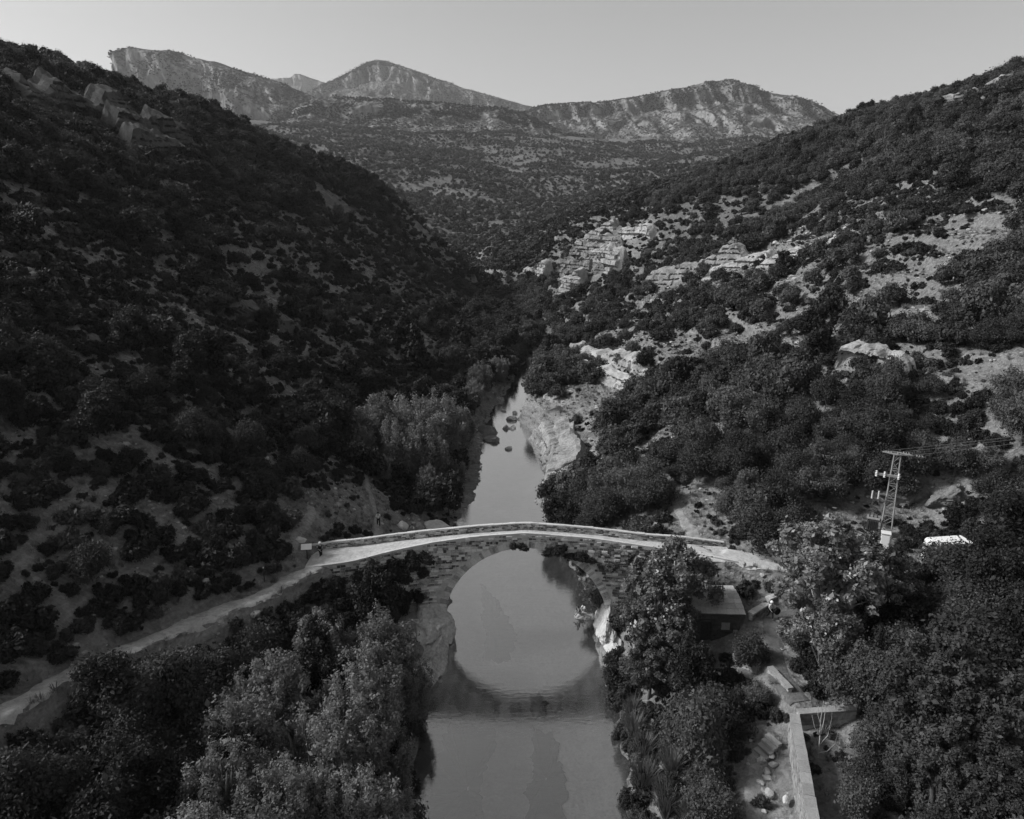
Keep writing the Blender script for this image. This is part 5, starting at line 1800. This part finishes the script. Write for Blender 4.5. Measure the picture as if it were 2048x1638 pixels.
def poisson_thin(S):
    """larger plants first; drop those that stand inside a larger one"""
    rad = np.where(S[:, 4] >= 10, S[:, 3] * 2.2, S[:, 3] * .85)
    order = np.argsort(-rad + r.normal(size=len(S)) * .25)
    cell, keep = {}, []
    for i in order:
        x, y, q = S[i, 0], S[i, 1], rad[i]
        cx, cy = int(x // 4), int(y // 4)
        ok = True
        for a in (cx - 1, cx, cx + 1):
            for b in (cy - 1, cy, cy + 1):
                for (u, v, w_) in cell.get((a, b), ()):
                    if (u - x) ** 2 + (v - y) ** 2 < (.52 * (q + w_)) ** 2:
                        ok = False
                        break
                if not ok:
                    break
            if not ok:
                break
        if ok:
            cell.setdefault((cx, cy), []).append((x, y, q))
            keep.append(i)
    return S[np.array(sorted(keep))]


S = poisson_thin(S)
px, py, cdist = project(S[:, 0], S[:, 1], S[:, 2] + 1)
vis = (px > 0) & (px < 1024) & (py > 0) & (py < 819)
size = np.where(S[:, 4] >= 10, S[:, 3] * 5.0, S[:, 3] * 2.0) / cdist * vis
# thin out oaks that overlap each other near the camera is left to chance; pick the individuals
oak_i = np.nonzero(S[:, 4] >= 10)[0]
shr_i = np.nonzero(S[:, 4] < 10)[0]
oak_top = oak_i[np.argsort(-size[oak_i])[:280]]
shr_top = shr_i[np.argsort(-size[shr_i])[:290]]


def zone(x, y, z):
    if x < 0:
        if y < 60 and z < 9.6 and x > -30:
            return 'between the left path and the river'
        if y < 66 and x > -48:
            return 'on the stony slope above the left path'
        if y < 66:
            return 'high above the left path'
        if x > -30:
            return 'on the left bank beyond the bridge'
        return 'on the bare middle of the left slope'
    if y < 58 and x < 20:
        return 'between the river and the retaining wall'
    if y < 70:
        return 'near the pylon and the van'
    if x < 24:
        return 'between river cliff and bridge end'
    if y < 100:
        return 'on the right slope above the pylon'
    return 'on the ledges high on the right slope'


SN = ('dark rounded shrub', 'grey green shrub', 'dark upright shrub', 'pale low shrub', 'grey spreading shrub', 'dark spreading shrub')
ON = ('lumpy grey oak', 'dark evergreen oak', 'small grey oak', 'pale leafed oak')
ORD = ('first', 'second', 'third', 'fourth', 'fifth', 'sixth', 'seventh', 'eighth', 'ninth', 'tenth', 'eleventh', 'twelfth')


def label_set(idx, names, off):
    """own label for every plant: its kind, its slope and its count from the left"""
    groups, out = {}, {}
    for i in idx:
        groups.setdefault((int(S[i, 4]) - off, zone(*S[i, :3])), []).append(i)
    for (k, zn), ids in groups.items():
        ids = sorted(ids, key=lambda i: px[i])
        n = len(ids)
        for j, i in enumerate(ids):
            if n == 1:
                t = 'only %s %s' % (names[k], zn)
            elif j == 0 or j == n - 1:
                t = '%s %s %s' % ('leftmost' if j == 0 else 'rightmost', names[k], zn)
            elif j < 12 and j <= n / 2:
                t = '%s from left %s %s' % (ORD[j], names[k], zn)
            elif n - 1 - j < 12:
                t = '%s from right %s %s' % (ORD[n - 1 - j], names[k], zn)
            else:
                t = 'middling %s %s' % (names[k], zn)
            out[i] = (t, names[k] + 's ' + zn)
    return out


LS, LO = label_set(shr_top, SN, 0), label_set(oak_top, ON, 10)
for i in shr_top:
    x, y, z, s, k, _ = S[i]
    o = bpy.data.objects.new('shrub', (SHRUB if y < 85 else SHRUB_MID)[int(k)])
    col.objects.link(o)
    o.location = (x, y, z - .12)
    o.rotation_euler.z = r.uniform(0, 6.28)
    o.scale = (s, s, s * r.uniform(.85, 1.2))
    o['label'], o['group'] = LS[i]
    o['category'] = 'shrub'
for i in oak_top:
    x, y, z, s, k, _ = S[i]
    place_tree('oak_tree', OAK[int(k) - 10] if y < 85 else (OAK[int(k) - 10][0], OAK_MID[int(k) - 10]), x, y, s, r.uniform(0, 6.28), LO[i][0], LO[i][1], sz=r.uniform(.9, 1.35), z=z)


def scatter(name, P, scl, kind, meshes, label, stretch=None, seed=1):
    rr = np.random.default_rng(seed)
    lib = bpy.data.collections.new(name + '_plants')
    for i, me in enumerate(meshes):
        lib.objects.link(bpy.data.objects.new('%s_%02d' % (name, i), me))
    me = bpy.data.meshes.new(name)
    me.vertices.add(len(P))
    me.vertices.foreach_set('co', np.asarray(P, np.float32).ravel())
    for nm, arr, ty in (('scl', scl, 'FLOAT'), ('rz', rr.uniform(0, 6.28, len(P)), 'FLOAT')):
        a = me.attributes.new(nm, ty, 'POINT')
        a.data.foreach_set('value', np.asarray(arr, np.float32))
    a = me.attributes.new('pick', 'INT', 'POINT')
    a.data.foreach_set('value', np.asarray(kind, np.int32))
    me.update()
    o = obj(name, me, None, kind='stuff', label=label)
    ng = bpy.data.node_groups.new(name, 'GeometryNodeTree')
    ng.interface.new_socket('Geometry', in_out='INPUT', socket_type='NodeSocketGeometry')
    ng.interface.new_socket('Geometry', in_out='OUTPUT', socket_type='NodeSocketGeometry')
    gi, go = ng.nodes.new('NodeGroupInput'), ng.nodes.new('NodeGroupOutput')
    ci = ng.nodes.new('GeometryNodeCollectionInfo')
    ci.inputs['Collection'].default_value = lib
    ci.inputs['Separate Children'].default_value = True
    ci.inputs['Reset Children'].default_value = True
    ip = ng.nodes.new('GeometryNodeInstanceOnPoints')
    ip.inputs['Pick Instance'].default_value = True

    def na(nm, ty):
        n = ng.nodes.new('GeometryNodeInputNamedAttribute')
        n.data_type = ty
        n.inputs['Name'].default_value = nm
        return n.outputs['Attribute']
    cx = ng.nodes.new('ShaderNodeCombineXYZ')
    L = ng.links.new
    L(na('rz', 'FLOAT'), cx.inputs['Z'])
    L(gi.outputs[0], ip.inputs['Points'])
    L(ci.outputs[0], ip.inputs['Instance'])
    L(na('pick', 'INT'), ip.inputs['Instance Index'])
    L(cx.outputs[0], ip.inputs['Rotation'])
    L(na('scl', 'FLOAT'), ip.inputs['Scale'])
    L(ip.outputs[0], go.inputs[0])
    md = o.modifiers.new('scatter', 'NODES')
    md.node_group = ng
    return o


used = np.zeros(len(S), bool)
used[oak_top] = True
used[shr_top] = True
T = S[~used]
farm = T[:, 1] > 345
kd = T[:, 4].astype(int)
meshes = SHRUB + [p[1] for p in OAK] + TREE_LOW + SHRUB_LOW + OAK_MID + SHRUB_MID
midm = T[:, 1] > 85
pick = np.where(kd < 10, np.where(farm, 13 + kd % 2, np.where(midm, 19 + kd, kd)), np.where(farm, 10 + (kd - 10) % 3, np.where(midm, 15 + kd - 10, 6 + kd - 10)))
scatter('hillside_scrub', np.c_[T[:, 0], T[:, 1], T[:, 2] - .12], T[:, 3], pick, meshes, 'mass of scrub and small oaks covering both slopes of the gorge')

# wood and scrub of the apron and the mountains
x, y = jitter_grid(-520, 700, 500, 1750, 5.4, r)
keep = (x / y > -.62) & (x / y < .55)
x, y = x[keep], y[keep]
z = ground(x, y) - 1.5
m = in_view(x, y, z, 30)
x, y, z = x[m], y[m], z[m]
d = .84 + 1.4 * fbm(x / 75, y / 75, 0, 5, 71, .6) + .3 * fbm(x / 14, y / 14, 0, 2, 72) - .35 * smooth((y - 1000) / 400) * smooth((x + 50) / 100) * smooth((250 - x) / 100)
m = r.random(x.shape) < np.clip(d, .04, .95)
x, y, z = x[m], y[m], z[m]
P = [np.c_[x, y, z]]
sc = [.35 + .9 * r.random(x.shape) ** 1.5]
pk = [r.integers(0, 3, x.shape)]
for V in MV:
    idx = r.integers(0, len(V), 30000)
    Q = V[idx] + r.normal(size=(30000, 3)) * np.array([5, 5, 0])
    ppx, ppy, _ = project(Q[:, 0], Q[:, 1], Q[:, 2])
    nz = fbm(Q[:, 0] / 70, Q[:, 1] / 70, Q[:, 2] / 50, 3, 91)
    m = (ppx > -20) & (ppx < 1044) & (ppy > 20) & (nz > -.05)
    Q = Q[m]
    P.append(Q)
    sc.append(r.uniform(1.0, 2.4, len(Q)))
    pk.append(3 + r.integers(0, 2, len(Q)))
scatter('far_woodland', np.concatenate(P), np.concatenate(sc), np.concatenate(pk), TREE_LOW + BLOB, 'far scrub woodland covering the slopes below the mountains')

# knee high heath between the shrubs
x, y = jitter_grid(-110, 130, 26, 240, 1.15, r)
z = ground(x, y)
m = in_view(x, y, z, 20) & ~keep_clear(x, y, True) & (r.random(x.shape) < np.clip(.50 + 1.0 * fbm(x / 5, y / 5, 0, 3, 63), .05, .92))
scatter('heath', np.c_[x, y, z - .06][m], (.10 + .5 * r.random(m.sum()) ** 2.2), r.integers(0, 4, m.sum()), SHRUB_LOW + SHRUB_MINI, 'knee high heath growing between the shrubs')

# loose stones and dry grass on the open ground
x, y = jitter_grid(-70, 110, 24, 215, .85, r)
z = ground(x, y)
m = in_view(x, y, z, 20)
x, y, z = x[m], y[m], z[m]
xl, xr = river_edges(y)
pd, _ = path_field(x, y)
clear = ~(((x > xl) & (x < xr)) | ((x > BX[0]) & (x < BX[-1]) & (y > b_ny(x) - .5) & (y < b_fy(x) + 1)) | (pd < .72) | ((np.abs(x - 17.6) < 2.6) & (np.abs(y - 54.9) < 2.2)))
b = np.maximum(bare_mask(x, y), (pd < 2.2) * .6)
ns = fbm(x / 7, y / 7, 0, 3, 61)
m = clear & (r.random(x.shape) < np.clip(.22 + .6 * b + .5 * ns, 0, .9))
scatter('scree', np.c_[x, y, z][m], (.05 + .22 * r.random(m.sum()) ** 2) * (1 + y[m] / 160) * (1 + 1.2 * (r.random(m.sum()) < .06)), r.integers(0, 3, m.sum()), STONE, 'loose pale stones strewn over the open slopes')
m = clear & (r.random(x.shape) < np.clip(.32 + .35 * b - .6 * ns, 0, .8))
scatter('dry_grass', np.c_[x, y, z][m], r.uniform(.5, 1.3, m.sum()), r.integers(0, 2, m.sum()), TUFT, 'dry grass tufts on the open slopes and path edges')


# ------------------------------------------------------------------ people
def skin_mesh(name, nodes, edges, mat, parent, sub=1):
    names = list(nodes)
    me = bpy.data.meshes.new(name)
    me.from_pydata([nodes[k][:3] for k in names], [(names.index(a), names.index(b)) for a, b in edges], [])
    o = obj(name, me, mat, parent)
    md = o.modifiers.new('skin', 'SKIN')
    md.use_smooth_shade = True
    for i, k in enumerate(names):
        sv = me.skin_vertices[0].data[i]
        sv.radius = (nodes[k][3], nodes[k][3])
        sv.use_root = (i == 0)
    s = o.modifiers.new('sub', 'SUBSURF')
    s.levels = s.render_levels = sub
    return o


def person(loc, rz, label, pose, shirt, trousers, hat=None, group=None):
    root = empty('person', loc, label, 'person', rz, group)
    # facing -y
    if pose == 'stand':
        J = dict(pelvis=(0, 0, .93), waist=(0, 0, 1.08), chest=(0, -.01, 1.3), neck=(0, 0, 1.47), head=(0, -.02, 1.6), crown=(0, -.01, 1.72), sl=(.18, 0, 1.4), el=(.26, .03, 1.14), wl=(.25, -.1, .92), sr=(-.18, 0, 1.4), er=(-.27, .03, 1.14), wr=(-.22, -.14, .96), hl=(.1, 0, .88), kl=(.11, -.03, .48), al=(.12, .03, .08), tl=(.13, -.14, .04), hr=(-.1, 0, .88), kr=(-.12, -.06, .48), ar=(-.14, .05, .08), tr=(-.15, -.12, .04))
    elif pose == 'walk':
        J = dict(pelvis=(0, 0, .92), waist=(0, -.01, 1.07), chest=(0, -.03, 1.29), neck=(0, -.04, 1.46), head=(0, -.06, 1.59), crown=(0, -.05, 1.71), sl=(.18, -.02, 1.39), el=(.25, .1, 1.15), wl=(.23, -.02, .95), sr=(-.18, -.02, 1.39), er=(-.25, -.08, 1.13), wr=(-.22, -.28, 1.0), hl=(.1, 0, .87), kl=(.11, -.2, .5), al=(.11, -.24, .09), tl=(.12, -.42, .06), hr=(-.1, 0, .87), kr=(-.11, .06, .46), ar=(-.11, .3, .12), tr=(-.12, .16, .03))
    else:
        J = dict(pelvis=(0, 0, .12), waist=(0, -.03, .27), chest=(0, -.12, .48), neck=(0, -.18, .63), head=(0, -.23, .75), crown=(0, -.22, .87), sl=(.18, -.14, .57), el=(.24, -.3, .36), wl=(.12, -.45, .42), sr=(-.18, -.14, .57), er=(-.24, -.3, .36), wr=(-.12, -.44, .4), hl=(.1, -.02, .11), kl=(.14, -.42, .42), al=(.12, -.56, .04), tl=(.13, -.74, .0), hr=(-.1, -.02, .11), kr=(-.14, -.4, .42), ar=(-.12, -.52, .04), tr=(-.13, -.7, .0))
    rad = dict(pelvis=.125, waist=.115, chest=.135, neck=.055, head=.092, crown=.05, sl=.06, el=.045, wl=.03, sr=.06, er=.045, wr=.03, hl=.09, kl=.06, al=.042, tl=.035, hr=.09, kr=.06, ar=.042, tr=.035)
    E = [('pelvis', 'waist'), ('waist', 'chest'), ('chest', 'neck'), ('neck', 'head'), ('head', 'crown'), ('chest', 'sl'), ('sl', 'el'), ('el', 'wl'), ('chest', 'sr'), ('sr', 'er'), ('er', 'wr'), ('pelvis', 'hl'), ('hl', 'kl'), ('kl', 'al'), ('al', 'tl'), ('pelvis', 'hr'), ('hr', 'kr'), ('kr', 'ar'), ('ar', 'tr')]
    nodes = {k: (*J[k], rad[k]) for k in J}
    for s, sg in (('l', 1), ('r', -1)):
        wv, ev = Vector(J['w' + s]), Vector(J['e' + s])
        d = (wv - ev).normalized()
        sd_ = Vector((0, -1, 0)) if abs(d.y) < .8 else Vector((0, 0, 1))
        pal = wv + d * .07
        nodes['p' + s] = (*pal, .032)
        E.append(('w' + s, 'p' + s))
        for q, (off, ln) in enumerate(((-.028, .07), (-.01, .085), (.01, .08), (.027, .062))):
            f1 = pal + d * .03 + sd_ * off
            f2 = f1 + d * ln + Vector((-sg * .02, 0, 0))
            nodes['f%s%d' % (s, q)] = (*f1, .009)
            nodes['g%s%d' % (s, q)] = (*f2, .008)
            E += [('p' + s, 'f%s%d' % (s, q)), ('f%s%d' % (s, q), 'g%s%d' % (s, q))]
        th = wv + d * .05 + sd_ * .05
        nodes['t' + s + '_'] = (*th, .009)
        E.append(('p' + s, 't' + s + '_'))
    hd = Vector(J['head'])
    nodes['nose'] = (hd.x, hd.y - .115, hd.z - .01, .016)
    E.append(('head', 'nose'))
    skin_mesh('body', nodes, E, M['skin'], root)
    g = .018
    sh = {k: (*J[k], rad[k] + g) for k in ('waist', 'chest', 'sl', 'el', 'sr', 'er')}
    sh['pelvis'] = (*J['pelvis'], rad['pelvis'] + g)
    skin_mesh('shirt', {k: sh[k] for k in ('chest', 'waist', 'pelvis', 'sl', 'el', 'sr', 'er')}, [('chest', 'waist'), ('waist', 'pelvis'), ('chest', 'sl'), ('sl', 'el'), ('chest', 'sr'), ('sr', 'er')], M[shirt], root)
    tr = {k: (*J[k], rad[k] + g * .9) for k in ('pelvis', 'hl', 'kl', 'al', 'hr', 'kr', 'ar')}
    skin_mesh('trousers', tr, [('pelvis', 'hl'), ('hl', 'kl'), ('kl', 'al'), ('pelvis', 'hr'), ('hr', 'kr'), ('kr', 'ar')], M[trousers], root)
    for s in 'lr':
        skin_mesh('shoe', {'a': (*J['a' + s][:2], J['a' + s][2] - .02, .055), 't': (*J['t' + s], .045)}, [('a', 't')], M['rubber'], root)
    # hair or helmet: a cap over the skull
    bm = bmesh.new()
    bmesh.ops.create_icosphere(bm, subdivisions=2, radius=.118 if hat is None else .145)
    for v in list(bm.verts):
        if v.co.z < -.02 and (v.co.y < .0 or v.co.z < -.07):
            bm.verts.remove(v)
    me = bpy.data.meshes.new('hair')
    bm.to_mesh(me)
    bm.free()
    o = obj('hair' if hat is None else 'helmet', me, M['hair'] if hat is None else M[hat], root, (hd.x, hd.y + .012, hd.z + .045))
    for p in me.polygons:
        p.use_smooth = True
    return root


person((-18.1, 60.2, gz(-18.1, 60.2) + .06), R(70), 'person in a dark wetsuit and white helmet standing at the left end of the bridge', 'stand', 'cloth_black', 'cloth_black', 'white')
person((-15.2, 73.4, gz(-15.2, 73.4) + .06), R(15), 'person in a white top and dark shorts walking down the bank trail behind the bridge', 'walk', 'cloth_white', 'cloth_black')
person((-12.0, 78.4, gz(-12, 78.4) + .1), R(-40), 'person in a white top sitting beside the big pale boulder', 'sit', 'cloth_white', 'cloth_grey')
person((-7.4, 80.0, .62), R(60), 'dark dressed person sitting on the low rock at the water behind the bridge', 'sit', 'cloth_black', 'cloth_black')
person((7.0, 64.2, .45), R(-55), 'person in a dark shirt sitting on the flat rock under the arch', 'sit', 'cloth_black', 'cloth_grey')
person((7.6, 64.7, .45), R(-65), 'person in a white shirt sitting behind the dark shirted one under the arch', 'sit', 'cloth_white', 'cloth_grey')
p7 = person((22.3, 53.6, gz(22.3, 53.6) + .06), R(20), 'person in a white helmet and light top carrying a dark bag beside the hut', 'walk', 'cloth_white', 'cloth_black', 'white')
V, F = cyl(.3, .22, 18)
V = np.c_[V[:, 0], V[:, 2], V[:, 1]]
bagr = empty('duffel_bag', (22.85, 53.4, gz(22.3, 53.6) + .85), 'round dark bag carried at the side of the person beside the hut', 'bag', R(20))
obj('sack', mesh_np('sack', V, F), M['cloth_black'], bagr)
m = MB()
m.tube([(-.22, .1, .22), (-.12, .1, .4), (.12, .1, .4), (.22, .1, .22)], [.02] * 4, 6)
m.build('strap', M['rubber'], bagr)
